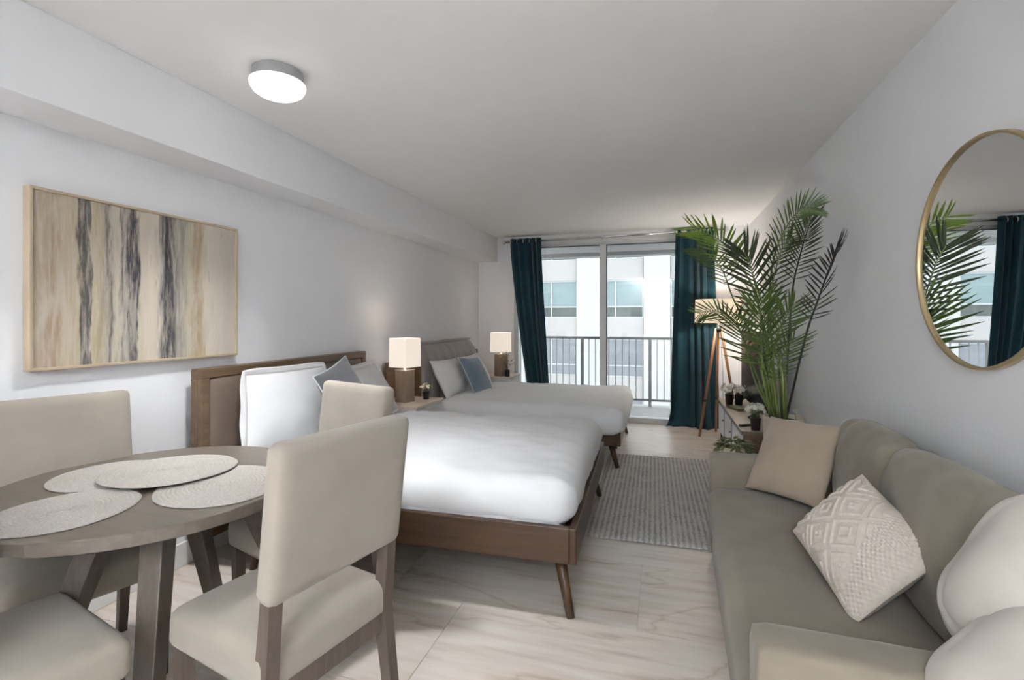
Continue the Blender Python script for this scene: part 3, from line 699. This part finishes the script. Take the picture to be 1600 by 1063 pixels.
# ------------------------------------------------------------------ nightstands, bedside lamps, their plants
def nightstand(label, x0, x1, y0, y1, z):
    t = thing('nightstand', label, 'nightstand', ((x0+x1)/2, (y0+y1)/2, 0), 0, 'bedside tables')
    a, b = (x1-x0)/2, (y1-y0)/2
    box('body', (-a+.01, -b+.01, .12), (a-.014, b-.01, z-.025), 'night_white', t)
    box('top', (-a, -b, z-.025), (a, b, z), 'night_top', t, .003)
    for q in range(2):
        zz = .135+q*(z-.17)/2; d = box('drawer', (a-.014, -b+.018, zz), (a-.002, b-.018, zz+(z-.19)/2), 'night_white', t, .003)
        tube('knob', [(a-.004, 0, zz+(z-.19)/4), (a+.012, 0, zz+(z-.19)/4)], [.007, .011], 'chrome', d, 10)
    for sx in (-1, 1):
        for sy in (-1, 1):
            bm = bmesh.new(); add_tube(bm, [(sx*(a-.05), sy*(b-.05), 0), (sx*(a-.06), sy*(b-.06), .125)], [.012, .018], 10); link('leg', bm_mesh('leg', bm), 'walnut_leg', t, smooth=True)
    return t
nightstand('white nightstand between the two beds holding a square-shaded lamp', -2.44, -1.98, 3.79, 4.33, .60)
nightstand('white nightstand in the far corner between bed and teal curtain', -2.44, -1.86, 6.13, 6.60, .60)
def table_lamp(label, x, y_, z, rz):
    t = thing('table_lamp', label, 'lamp', (x, y_, z), rz, 'square bedside lamps')
    box('base', (-.062, -.062, 0), (.062, .062, .285), 'lamp_wood', t, .003)
    box('cap', (-.064, -.064, .285), (.064, .064, .292), 'chrome', t, .001)
    tube('neck', [(0, 0, .292), (0, 0, .40)], .009, 'chrome', t, 10)
    bm = bmesh.new(); a, z0, z1 = .100, .315, .575; vs = {}
    for q, (zz, s) in enumerate(((z0, a), (z1, a*.985))): vs[q] = [bm.verts.new((sx*s, sy*s, zz)) for sx, sy in ((-1, -1), (1, -1), (1, 1), (-1, 1))]
    for k in range(4): bm.faces.new((vs[0][k], vs[0][(k+1) % 4], vs[1][(k+1) % 4], vs[1][k]))
    o = link('lamp_shade', bm_mesh('lamp_shade', bm), 'shade', t); m_ = o.modifiers.new('thick', 'SOLIDIFY'); m_.thickness = .004; m_.offset = -1
    lathe('bulb', [(0, .39), (.012, .392), (.016, .41), (.03, .44), (.03, .455), (.018, .475), (0, .48)], glow('bulb_glow', '#ffe2bd', 6), t, 16)
    pl = point_lamp('bulb_light', (0, 0, .45), .035, 3.2, (1, .94, .86)); pl.parent = t
    return t
table_lamp('lit square-shaded lamp on taupe post, on the nightstand between the beds', -2.22, 4.02, .60, math.radians(-14))
table_lamp('lit square-shaded lamp on taupe post, in the far corner beside the curtain', -2.03, 6.24, .60, math.radians(-22))

def leaf_mesh(L, W, bend=.15):
    vs, fs = [], []; n = 4
    for i in range(n+1):
        t = i/n; w = W*math.sin(PI*(t*.92+.04))*.5; z = -bend*L*t*t
        vs += [(-w, L*t, z+.12*w), (0, L*t, z), (w, L*t, z+.12*w)]
    for i in range(n):
        k = i*3; fs += [(k, k+1, k+4, k+3), (k+1, k+2, k+5, k+4)]
    me = bpy.data.meshes.new('leaf'); me.from_pydata(vs, [], fs); me.update(); me.polygons.foreach_set('use_smooth', [True]*len(fs)); return me
def aim(o, p, d, up=(0, 0, 1), sc=1):
    y_ = Vector(d).normalized(); z = Vector(up); z = z-y_*z.dot(y_)
    if z.length < .05: z = Vector((1, 0, 0))-y_*y_.x
    z.normalize(); x = y_.cross(z); m = Matrix((x, y_, z)).transposed().to_4x4(); o.location = p; o.rotation_euler = m.to_euler(); o.scale = (sc, sc, sc)
def pot(t, r0, r1, h, mat, n=24):
    lathe('pot', [(0, 0), (r0*.95, 0), (r0, .004), (r1, h-.004), (r1, h), (r1*.88, h), (r1*.86, h-.012), (0, h-.014)], mat, t, n)
def petal_mesh(name, r):
    bm = bmesh.new()
    for k in range(5):
        a = 2*PI*k/5; c = Vector((math.cos(a), math.sin(a), .35))*r*.6; d = Vector((-math.sin(a), math.cos(a), 0))
        o = Vector((0, 0, 0)); tip = Vector((math.cos(a), math.sin(a), .45))*r
        v = [bm.verts.new(q) for q in (o, c+d*r*.42, tip, c-d*r*.42)]; bm.faces.new(v)
    return bm_mesh(name, bm)
BL = {'petal': petal_mesh('flower', .019), 'petal_cream': petal_mesh('flower', .011), 'big': petal_mesh('flower', .019)}
LF = leaf_mesh(.05, .022)
def flower_pot(label, x, y_, z, ph, pr, potmat, spread, height, nfl, kind, lm='ivy', seed=0, cat='plant', leaves=10):
    rnd = random.Random(seed); t = thing('potted_flower', label, cat, (x, y_, z), 0, None)
    pot(t, pr*.8, pr, ph, potmat)
    for k in range(nfl):
        a = rnd.uniform(0, 2*PI); ra = spread*math.sqrt(rnd.random()); zz = ph+height*(.55+.45*rnd.random())*(1-.35*(ra/spread)**2)
        p = Vector((ra*math.cos(a), ra*math.sin(a), zz)); st = Vector((ra*.25*math.cos(a), ra*.25*math.sin(a), ph-.016))
        if k % 2 == 0: tube('stem', [st, (st+p)/2+Vector((0, 0, .01)), p], .0012, 'stem', t, 5)
        o = link('flower', BL[kind], 'petal_cream' if kind == 'petal_cream' else 'petal', t)
        d = (p-Vector((0, 0, ph+height*.3))).normalized(); z_ = d; xx = z_.orthogonal().normalized(); m = Matrix((xx, z_.cross(xx), z_)).transposed().to_4x4()
        o.location = p; o.rotation_euler = m.to_euler(); s = rnd.uniform(.85, 1.25); o.scale = (s, s, s)
    for k in range(leaves):
        a = rnd.uniform(0, 2*PI); o = link('leaf', LF, lm, t)
        aim(o, (pr*.3*math.cos(a), pr*.3*math.sin(a), ph-.01+.02*rnd.random()), (math.cos(a), math.sin(a), rnd.uniform(.3, 1.6)), sc=rnd.uniform(.6, 1.0))
    return t
flower_pot('small cream flowers in a black pot on the nightstand between the beds', -2.10, 4.20, .60, .075, .034, 'black_pot', .055, .075, 26, 'petal_cream', seed=3)
# twigs in a dark vase by the far lamp
t = thing('twig_vase', 'leafy green twigs in a small black vase before the far lamp', 'plant', (-1.925, 6.19, .60))
pot(t, .030, .033, .085, 'black_pot'); rnd = random.Random(5)
for k in range(13):
    a = -.35+rnd.uniform(-1, 1)*1.4 if k % 2 else PI-.35+rnd.uniform(-1, 1)*1.2
    L = rnd.uniform(.10, .26); sp = rnd.uniform(.3, .9) if k > 4 else rnd.uniform(.0, .3)
    pts = [Vector((0, 0, .07))+Vector((math.cos(a)*sp*L*q*q, math.sin(a)*sp*L*q*q*.7, L*q*(1-.25*sp*q))) for q in (0, .35, .7, 1)]
    s = tube('twig', pts, .0016, 'stem_dark', t, 5)
    for q in range(7):
        f = .35+.65*q/6; i = min(2, int(f*3)); p = pts[i].lerp(pts[i+1], f*3-i); b = rnd.uniform(0, 2*PI)
        o = link('leaf', LF, 'ivy', s); aim(o, p, (math.cos(b), math.sin(b), rnd.uniform(-.2, .8)), sc=rnd.uniform(.45, .75))

# ------------------------------------------------------------------ rug
rg = soft_mesh('rug', 1.02, 1.96, .014, (.012, .012, .006), 30, 30, 2, lambda co, u: co+Vector((0, 0, .0015*fbm((co.x, co.y, 0), 4))) if u[2] > 0 else co)
tag(link('rug', rg, 'rug', None, (.035, 4.05, .0005), (0, 0, math.radians(.8)), smooth=True), 'grey woven rug with broken stripes between bed and sofa', 'rug')

# ------------------------------------------------------------------ sofa and its cushions
SX0, SXB, SY0, SY1 = .235, .985, 1.385, 2.935      # front, back, inner faces of the arms
sf = thing('sofa', 'low taupe fabric sofa against the right wall under the mirror', 'sofa', (SX0, (SY0+SY1)/2, 0), -.03)
HY = (SY1-SY0)/2; AW = .145; SD = SXB-SX0
box('base', (.012, -HY-AW+.01, .02), (SD-.02, HY+AW-.01, .255), 'sofa', sf, .012)
for sx in (.07, SD-.08):
    for s in (-1, 1): tube('foot', [(sx, s*(HY+.05), 0), (sx, s*(HY+.05), .022)], .025, 'dark_metal', sf, 12)
def armf(co, u):
    co.y += .004*fbm((co.x, co.y, co.z), 5); return co
for s in (-1, 1):
    link('arm', soft_mesh('arm', SD-.012, AW, .555, (.022, .035, .035), 20, 10, 14, armf), 'sofa', sf, ((SD-.012)/2, s*(HY+AW/2), .035), smooth=True)
link('backrest', soft_mesh('backrest', .07, 2*HY+.10, .64, (.03, .05, .05), 8, 24, 12), 'sofa', sf, (SD-.037, 0, .10), smooth=True)
def seatf(co, u):
    if u[2] > 0: co.z += .022*(1-u[0]**2)*(1-u[1]**4) + .006*fbm((co.x*1.2, co.y, 0), 5)
    if u[0] < -.95: co.x -= .012*(1-u[2]**2)
    return co
link('seat_cushion', soft_mesh('seat_cushion', SD-.13, 2*HY-.006, .175, (.06, .03, .06), 26, 44, 8, seatf), 'sofa', sf, ((SD-.13)/2-.004, 0, .252), smooth=True)
def backf(seed):
    def f(co, u):
        k = (1-u[1]**2)*(1-u[2]**2); co.x -= .05*k if u[0] < 0 else 0
        co.x += .016*fbm((co.x+seed, co.y, co.z), 7)*(1-abs(u[2])**3)
        if u[2] > .2: co.x += .010*math.sin(26*co.y+12*co.z+seed+3*fbm((co.y, co.z, seed), 4))*(u[2]-.2)
        co.z += .012*(1-u[1]**2)*u[2]-.012*abs(u[1])**3*max(0, u[2]); return co
    return f
for k, (ya, yb) in enumerate(((SY0+.01, SY0+.80), (SY0+.81, SY1-.20))):
    c = (ya+yb)/2-(SY0+SY1)/2
    o = link('back_cushion', soft_mesh('back_cushion', .145, yb-ya, .46, (.065, .04, .06), 12, 30, 24, backf(k*5.3)), 'sofa', sf, (SD-.150, c, .425), (0, math.radians(5), 0), smooth=True)
pillow('cushion', .42, .42, .15, 'beige_cush', (.640, 2.80, .640), (-.649, -.513, .50), (.399, .398, .85), 'plain beige square cushion leaning in the far corner of the sofa', 'cushion', None, seed=8, wr=.008, pinch=.06)
def round_cushion(w, d, t, c, n, up, spin, label, seed):
    def fn(co, u):
        co.z += .010*fbm((co.x+seed, co.y, u[2]), 5)+.03*u[2]*(1-u[0]**2)*(1-u[1]**2); co.z -= t/2; return co
    o = link('cushion', soft_mesh('cushion', w, d, t, (.13, .13, t*.49), 30, 30, 10, fn), 'sofa_light', None, smooth=True)
    tag(o, label, 'cushion'); orient(o, c, n, up, spin)
round_cushion(.40, .42, .14, (.80, 1.315, .745), (-.80, -.42, .42), (.3, .3, .8), -.42, 'light beige cushion at the right picture edge, against the back cushion', 9)
round_cushion(.48, .46, .16, (.775, 1.14, .635), (-.42, -.30, .85), (.3, .55, .8), -.45, 'pale cushion at the bottom right corner, lying on the near sofa arm', 10)
# knitted cushion
t = thing('knit_cushion', 'cream knitted cushion with raised diamonds and waffle half on sofa seat', 'cushion')
KW, KH, KT = .33, .44, .17
def knit(u, v, s, x, y_):
    if s < 0: return 0
    e = min(1, 6*(1-abs(u)))*min(1, 6*(1-abs(v)))
    if v < -.48+.30*u:
        return e*.005*(math.sin(x*2*PI/.017)*math.sin(y_*2*PI/.017))
    p = .15; m = abs(((x/p) % 1)-.5)*p+abs(((y_/p+.2) % 1)-.5)*p
    q = ((m+.006) % .0375)-.01875
    return e*(.0095*math.exp(-(q/.0035)**2)*(.8+.2*math.sin((x-y_)*2*PI/.009)))
link('knit_front', bm_mesh('knit_front', pillow_bm(KW, KH, KT, n=230, pinch=.03, wr=.004, seed=2, fn=knit, sides=(1,))), 'knit', t, smooth=True)
link('back_cover', bm_mesh('back_cover', pillow_bm(KW, KH, KT*1.05, n=30, pinch=.03, wr=.008, seed=2, sides=(-1,))), 'knit_back', t, smooth=True, label='plain taupe back of the knitted cushion')
orient(t, (.625, 1.90, .605), (-.725, -.271, .634), (-.155, .96, .233), 0)

# ------------------------------------------------------------------ console, television and things on it
CY0, CY1, CZ = 4.08, 5.72, .50
cs = thing('media_console', 'low white media console with brown wood top along the right wall', 'console', (.58, (CY0+CY1)/2, 0)); h_ = (CY1-CY0)/2
box('top', (0, -h_, CZ-.028), (.42, h_, CZ), 'console_top', cs, .003)
box('body', (.02, -h_+.02, .17), (.42, h_-.02, CZ-.028), 'console_end', cs, .002)
for k in range(3):
    a = -h_+.04+k*(2*h_-.08)/3; d = box('door', (.004, a+.012, .18), (.02, a+(2*h_-.08)/3-.012, CZ-.04), 'console_white', cs, .003)
    tube('knob', [(.006, a+.06, .36), (-.012, a+.06, .36)], [.006, .010], 'steel_grey', d, 10)
for k in range(1, 3):
    a = -h_+.04+k*(2*h_-.08)/3; box('divider', (.0, a-.012, .17), (.02, a+.012, CZ-.03), 'steel_grey', cs, .001)
for y_ in (-h_+.06, h_-.06):
    for x in (.04, .38):
        bm = bmesh.new(); add_tube(bm, [(x, y_, 0), (x, y_, .172)], [.014, .02], 10); link('leg', bm_mesh('leg', bm), 'dark_metal', cs, smooth=True)
tv = thing('television', 'dark flat television standing on the console behind the palm', 'television', (.80, 5.02, CZ))
box('case', (0, -.60, .055), (.03, .60, .735), 'tv_case', tv, .004)
box('screen', (-.004, -.592, .065), (.0005, .592, .727), 'screen', tv, .001)
for y_ in (-.4, .4):
    bm = bmesh.new(); add_frustum(bm, (-.09, y_, .004), (.015, y_, .07), (.012, .005), (.012, .005)); add_frustum(bm, (.12, y_, .004), (.015, y_, .07), (.012, .005), (.012, .005)); link('stand_foot', bm_mesh('stand_foot', bm), 'tv_case', tv)
flower_pot('white flowers in a brown pot at the far end of the console, left one', .650, 5.35, CZ, .10, .042, 'brown_pot', .080, .11, 44, 'petal', seed=11)
flower_pot('white flowers in a black pot at the far end of the console, right one', .735, 5.33, CZ, .10, .042, 'black_pot', .075, .10, 36, 'petal', seed=12, leaves=16)
flower_pot('bright white flower ball in a brown pot at the near end of the console', .690, 4.16, CZ, .095, .040, 'brown_pot', .070, .115, 60, 'big', seed=13)
tag(box('book', (-.055, -.09, 0), (.055, .09, .024), 'book_green', None, .003, loc=(.700, 5.06, CZ), rot=(0, 0, .3)), 'flat olive book lying on the console before the flower pots', 'book')
tag(box('remote_control', (-.018, -.07, 0), (.018, .07, .016), 'remote', None, .005, loc=(.655, 4.30, CZ), rot=(0, 0, -1.0)), 'dark remote control on the console near the flower ball', 'remote')

# ------------------------------------------------------------------ tripod floor lamp
fl = thing('floor_lamp', 'tripod floor lamp with wooden legs and lit drum shade before the curtain', 'lamp', (.635, 6.17, 0))
for a in (math.radians(205), math.radians(-22), math.radians(92)):
    f = Vector((math.cos(a)*(.235 if a > 2 or a < 1 else .2), math.sin(a)*.22, 0)); bm = bmesh.new()
    add_tube(bm, [f, f*.12+Vector((0, 0, 1.24))], [.014, .016], 10); L = link('leg', bm_mesh('leg', bm), 'tripod_wood', fl, smooth=True)
    p = f.lerp(f*.12+Vector((0, 0, 1.24)), .33); tube('band', [p-Vector((0, 0, .012)), p+Vector((0, 0, .012))], .019, 'dark_metal', L, 10)
lathe('hub', [(0, 1.20), (.035, 1.20), (.04, 1.215), (.04, 1.245), (.012, 1.255), (.010, 1.36), (0, 1.36)], 'dark_metal', fl, 20)
bm = bmesh.new(); n = 48
for k in range(n):
    a, b = 2*PI*k/n, 2*PI*(k+1)/n
    bm.faces.new([bm.verts.new((r*math.cos(q), r*math.sin(q), z)) for q, r, z in ((a, .26, 1.305), (b, .26, 1.305), (b, .252, 1.575), (a, .252, 1.575))])
bmesh.ops.remove_doubles(bm, verts=bm.verts, dist=1e-5)
o = link('lamp_shade', bm_mesh('lamp_shade', bm), 'shade_floor', fl, smooth=True); m_ = o.modifiers.new('thick', 'SOLIDIFY'); m_.thickness = .004; m_.offset = -1
lathe('bulb', [(0, 1.36), (.016, 1.362), (.018, 1.38), (.034, 1.42), (.03, 1.45), (0, 1.47)], glow('floor_bulb_glow', '#ffe2bd', 6), fl, 16)
tube('cord', [(0.02, 0, 1.2), (.05, .02, .7), (.06, .06, .02), (.12, .2, .006), (.2, .42, .006)], .003, 'cable', fl, 6)
pl = point_lamp('bulb_light', (0, 0, 1.42), .05, 16.0, (1, .95, .88)); pl.parent = fl

# ------------------------------------------------------------------ palm
pa = thing('potted_palm', 'tall feathery palm in a beige planter between sofa and console', 'plant', (.74, 3.50, 0))
lathe('pot', [(0, 0), (.092, 0), (.096, .006), (.116, .71), (.118, .72), (.116, .728), (.105, .728), (.101, .70), (0, .70)], 'cream_pot', pa, 40)
lathe('soil', [(0, .702), (.08, .704), (.101, .701)], 'soil', pa, 24)
def spl(pts, t):
    n = len(pts)-1; f = min(t*n, n-1e-6); i = int(f); f -= i
    P = [pts[max(0, min(n, i+k))] for k in (-1, 0, 1, 2)]
    return 0.5*((2*P[1])+(-P[0]+P[2])*f+(2*P[0]-5*P[1]+4*P[2]-P[3])*f*f+(-P[0]+3*P[1]-3*P[2]+P[3])*f**3)
leafm = {}
def leaflet_mesh(mat):
    if mat not in leafm:
        vs, fs = [], []; n = 6; L, W = .30, .019
        for i in range(n+1):
            q = i/n; w = W/2*(math.sin(PI*(q*.86+.10)))**.8*(1 if q < 1 else 0)+.0004; z = -.10*L*q*q
            vs += [(-w, L*q, z-.3*w), (0, L*q, z), (w, L*q, z-.3*w)]
        for i in range(n):
            k = i*3; fs += [(k, k+1, k+4, k+3), (k+1, k+2, k+5, k+4)]
        me = bpy.data.meshes.new('leaflet'); me.from_pydata(vs, [], fs); me.update(); me.polygons.foreach_set('use_smooth', [True]*len(fs)); me.materials.append(M[mat]); leafm[mat] = me
    return leafm[mat]
FR = [  # rachis points in metres, share of bare stem, leaf pairs, leaf length factor, material, stem material, droop
 ([(0.702, 3.49, 0.71), (0.678, 3.535, 1.093), (0.581, 3.61, 1.552), (0.478, 3.683, 1.756), (0.388, 3.761, 1.907), (0.226, 3.817, 2.002)], .50, 15, .78, 'leaf_bright', 'stem', .2),
 ([(0.687, 3.485, 0.71), (0.619, 3.517, 1.093), (0.492, 3.792, 1.475), (0.43, 3.878, 1.687), (0.36, 3.961, 1.807), (0.287, 3.992, 1.871)], .48, 12, .66, 'leaf', 'stem', .4),
 ([(0.679, 3.483, 0.71), (0.589, 3.56, 1.006), (0.54, 3.754, 1.229), (0.477, 3.84, 1.349), (0.378, 3.915, 1.406), (0.282, 3.99, 1.388)], .50, 12, .55, 'leaf', 'stem', .7),
 ([(0.71, 3.492, 0.71), (0.671, 3.481, 1.178), (0.649, 3.422, 1.539), (0.676, 3.378, 1.771), (0.754, 3.349, 1.95), (0.817, 3.316, 2.0), (0.873, 3.312, 2.003)], .42, 19, .46, 'leaf', 'stem', .3),
 ([(0.698, 3.489, 0.71), (0.622, 3.414, 1.181), (0.567, 3.345, 1.458), (0.526, 3.312, 1.652), (0.485, 3.299, 1.749)], .42, 14, .80, 'leaf_dark', 'stem', .2),
 ([(0.71, 3.492, 0.71), (0.638, 3.418, 1.101), (0.639, 3.366, 1.458), (0.695, 3.383, 1.732), (0.763, 3.404, 1.842)], .40, 14, .55, 'leaf_dark', 'stem', .3),
 ([(0.71, 3.492, 0.71), (0.657, 3.424, 0.981), (0.676, 3.378, 1.222), (0.72, 3.339, 1.359), (0.752, 3.296, 1.435)], .36, 12, .66, 'leaf', 'stem', .4),
 ([(0.683, 3.484, 0.71), (0.587, 3.508, 0.928), (0.54, 3.546, 1.11), (0.504, 3.587, 1.255), (0.483, 3.633, 1.362)], .40, 11, .70, 'leaf', 'stem', .5),
 ([(0.698, 3.489, 0.71), (0.615, 3.411, 0.941), (0.59, 3.352, 1.183), (0.573, 3.294, 1.34), (0.58, 3.297, 1.456)], .36, 14, .80, 'leaf', 'stem', .4),
 ([(0.714, 3.493, 0.71), (0.68, 3.431, 0.941), (0.71, 3.388, 1.105), (0.765, 3.352, 1.224)], .38, 9, .62, 'leaf', 'stem', .5),
 ([(0.741, 3.502, 0.71), (0.757, 3.506, 0.935), (0.795, 3.518, 1.51), (0.837, 3.509, 1.743), (0.872, 3.51, 1.882), (0.897, 3.496, 1.97)], .44, 16, .56, 'leaf_dark', 'stem_dark', .3),
 ([(0.757, 3.506, 0.71), (0.835, 3.373, 1.244), (0.883, 3.335, 1.435), (0.915, 3.263, 1.598), (0.930, 3.187, 1.692), (0.945, 3.132, 1.733)], .26, 15, .58, 'leaf_dry', 'stem_dark', .2),
]
base = Vector((.74, 3.50, 0)); nleaf = 0; extra = bmesh.new(); emats = ['leaf', 'leaf_bright', 'leaf_dark', 'leaf_dry']
CAMD = Vector((.47, -.85, .1)).normalized()
for fi, (pts, bare, pairs, lf, lm, sm, droop) in enumerate(FR):
    rnd = random.Random(50+fi); pairs = int(pairs*1.45); P = [Vector(p)-base for p in pts]
    ss = [spl(P, k/20) for k in range(21)]
    fr = tube('frond', ss, [.0065*(1-.8*k/20)+.001 for k in range(21)], sm, pa, 6)
    # plane of the leaf blade: turned towards the room
    for k in range(pairs):
        q = k/(pairs-1); t_ = bare+(1-bare)*(.02+.97*q); p = spl(P, t_); tg = (spl(P, min(1, t_+.02))-spl(P, t_-.02)).normalized()
        nrm = (CAMD-tg*CAMD.dot(tg)); nrm = nrm.normalized() if nrm.length > .2 else tg.orthogonal().normalized()
        side = tg.cross(nrm).normalized()
        for s in (-1, 1):
            ang = math.radians(62-34*q+rnd.uniform(-5, 5)); d = tg*math.cos(ang)+side*s*math.sin(ang)+nrm*.18*rnd.uniform(.3, 1)
            d.z -= droop*.35*rnd.uniform(.6, 1.2)*math.sin(ang)
            ln = lf*(.55+.75*math.sin(PI*(.18+.72*q)))*rnd.uniform(.88, 1.08)*.82
            tip = base+p+d.normalized()*.30*ln
            if tip.x > XR-.06: d = d.normalized(); d.x -= 1.15*(tip.x-XR+.06)/(.30*ln)
            if nleaf < 300 and not (fi in (7, 9) and k % 2):
                o = bpy.data.objects.new('leaflet', leaflet_mesh(lm)); C.objects.link(o); o.parent = fr
                aim(o, p, d, nrm, ln); nleaf += 1
            else:
                yv = d.normalized(); zv = (nrm-yv*nrm.dot(yv)).normalized(); xv = yv.cross(zv)
                vs = []
                for i in range(5):
                    g = i/4; w = .0095*math.sin(PI*(g*.86+.10))*ln; c = p+yv*.30*ln*g-zv*.03*ln*g*g
                    vs.append((extra.verts.new(c-xv*w-zv*.3*w), extra.verts.new(c), extra.verts.new(c+xv*w-zv*.3*w)))
                for a, b in zip(vs, vs[1:]):
                    
                    for q4 in ((a[0], a[1], b[1], b[0]), (a[1], a[2], b[2], b[1])): extra.faces.new(q4).material_index = emats.index(lm)
o = link('small_leaflets', bm_mesh('small_leaflets', extra), None, pa, smooth=True); o['kind'] = 'stuff'
for q in emats: o.data.materials.append(M[q])
for k in range(7):
    a = 2*PI*k/7; r = .045
    tube('cane', [(r*math.cos(a)-.03, r*math.sin(a)-.01, .70), (r*1.3*math.cos(a)-.05, r*1.2*math.sin(a)-.03, .90), (r*1.7*math.cos(a)-.08, r*1.2*math.sin(a)-.06, 1.08)], [.008, .007, .005], 'stem', pa, 6)
sp = tube('blossom_sprig', [(.06, -.05, .70), (.055, -.06, .74), (.05, -.065, .77)], .002, 'stem', pa, 5)
for k in range(6):
    a = k*1.1; o = link('flower', BL['big'], 'petal', sp, (.05+.012*math.cos(a), -.07+.010*math.sin(a), .755+.006*k), (.9*math.sin(a), .9*math.cos(a), a))

# ------------------------------------------------------------------ trailing plant on a small stand before the console
LF2 = leaf_mesh(.05, .030, .3)
st = thing('plant_stand', 'small brown wooden stand behind the sofa arm under the trailing plant', 'stand', (.52, 3.66, 0))
box('top', (-.12, -.12, .28), (.10, .12, .305), 'console_end', st, .003)
for x in (-.10, .08):
    for y_ in (-.10, .10): tube('leg', [(x, y_, 0), (x, y_, .282)], .012, 'console_end', st, 10)
tr = thing('trailing_plant', 'trailing green plant in a cream bowl behind the far sofa arm', 'plant', (.475, 3.65, .305)); rnd = random.Random(9)
lathe('pot', [(0, 0), (.05, 0), (.056, .005), (.082, .09), (.084, .17), (.082, .176), (.074, .176), (.07, .15), (0, .15)], 'cream_pot', tr, 32)
for k in range(14):
    a = 2*PI*k/14+rnd.uniform(-.2, .2); L = rnd.uniform(.04, .13)
    pts = [Vector((.03*math.cos(a), .03*math.sin(a), .15)), Vector((.06*math.cos(a), .06*math.sin(a), .20+.02*rnd.random())), Vector((.100*math.cos(a), .100*math.sin(a), .19)), Vector((.112*math.cos(a), .112*math.sin(a), .19-L))]
    s = tube('vine', [spl(pts, q/8) for q in range(9)], .0018, 'stem', tr, 5)
    for q in range(10):
        p = spl(pts, .25+.75*q/9); b = a+rnd.uniform(-1.3, 1.3); o = link('leaf', LF2, 'ivy', s); aim(o, p, (math.cos(b), math.sin(b), rnd.uniform(-.5, .7)), sc=rnd.uniform(.7, 1.1))
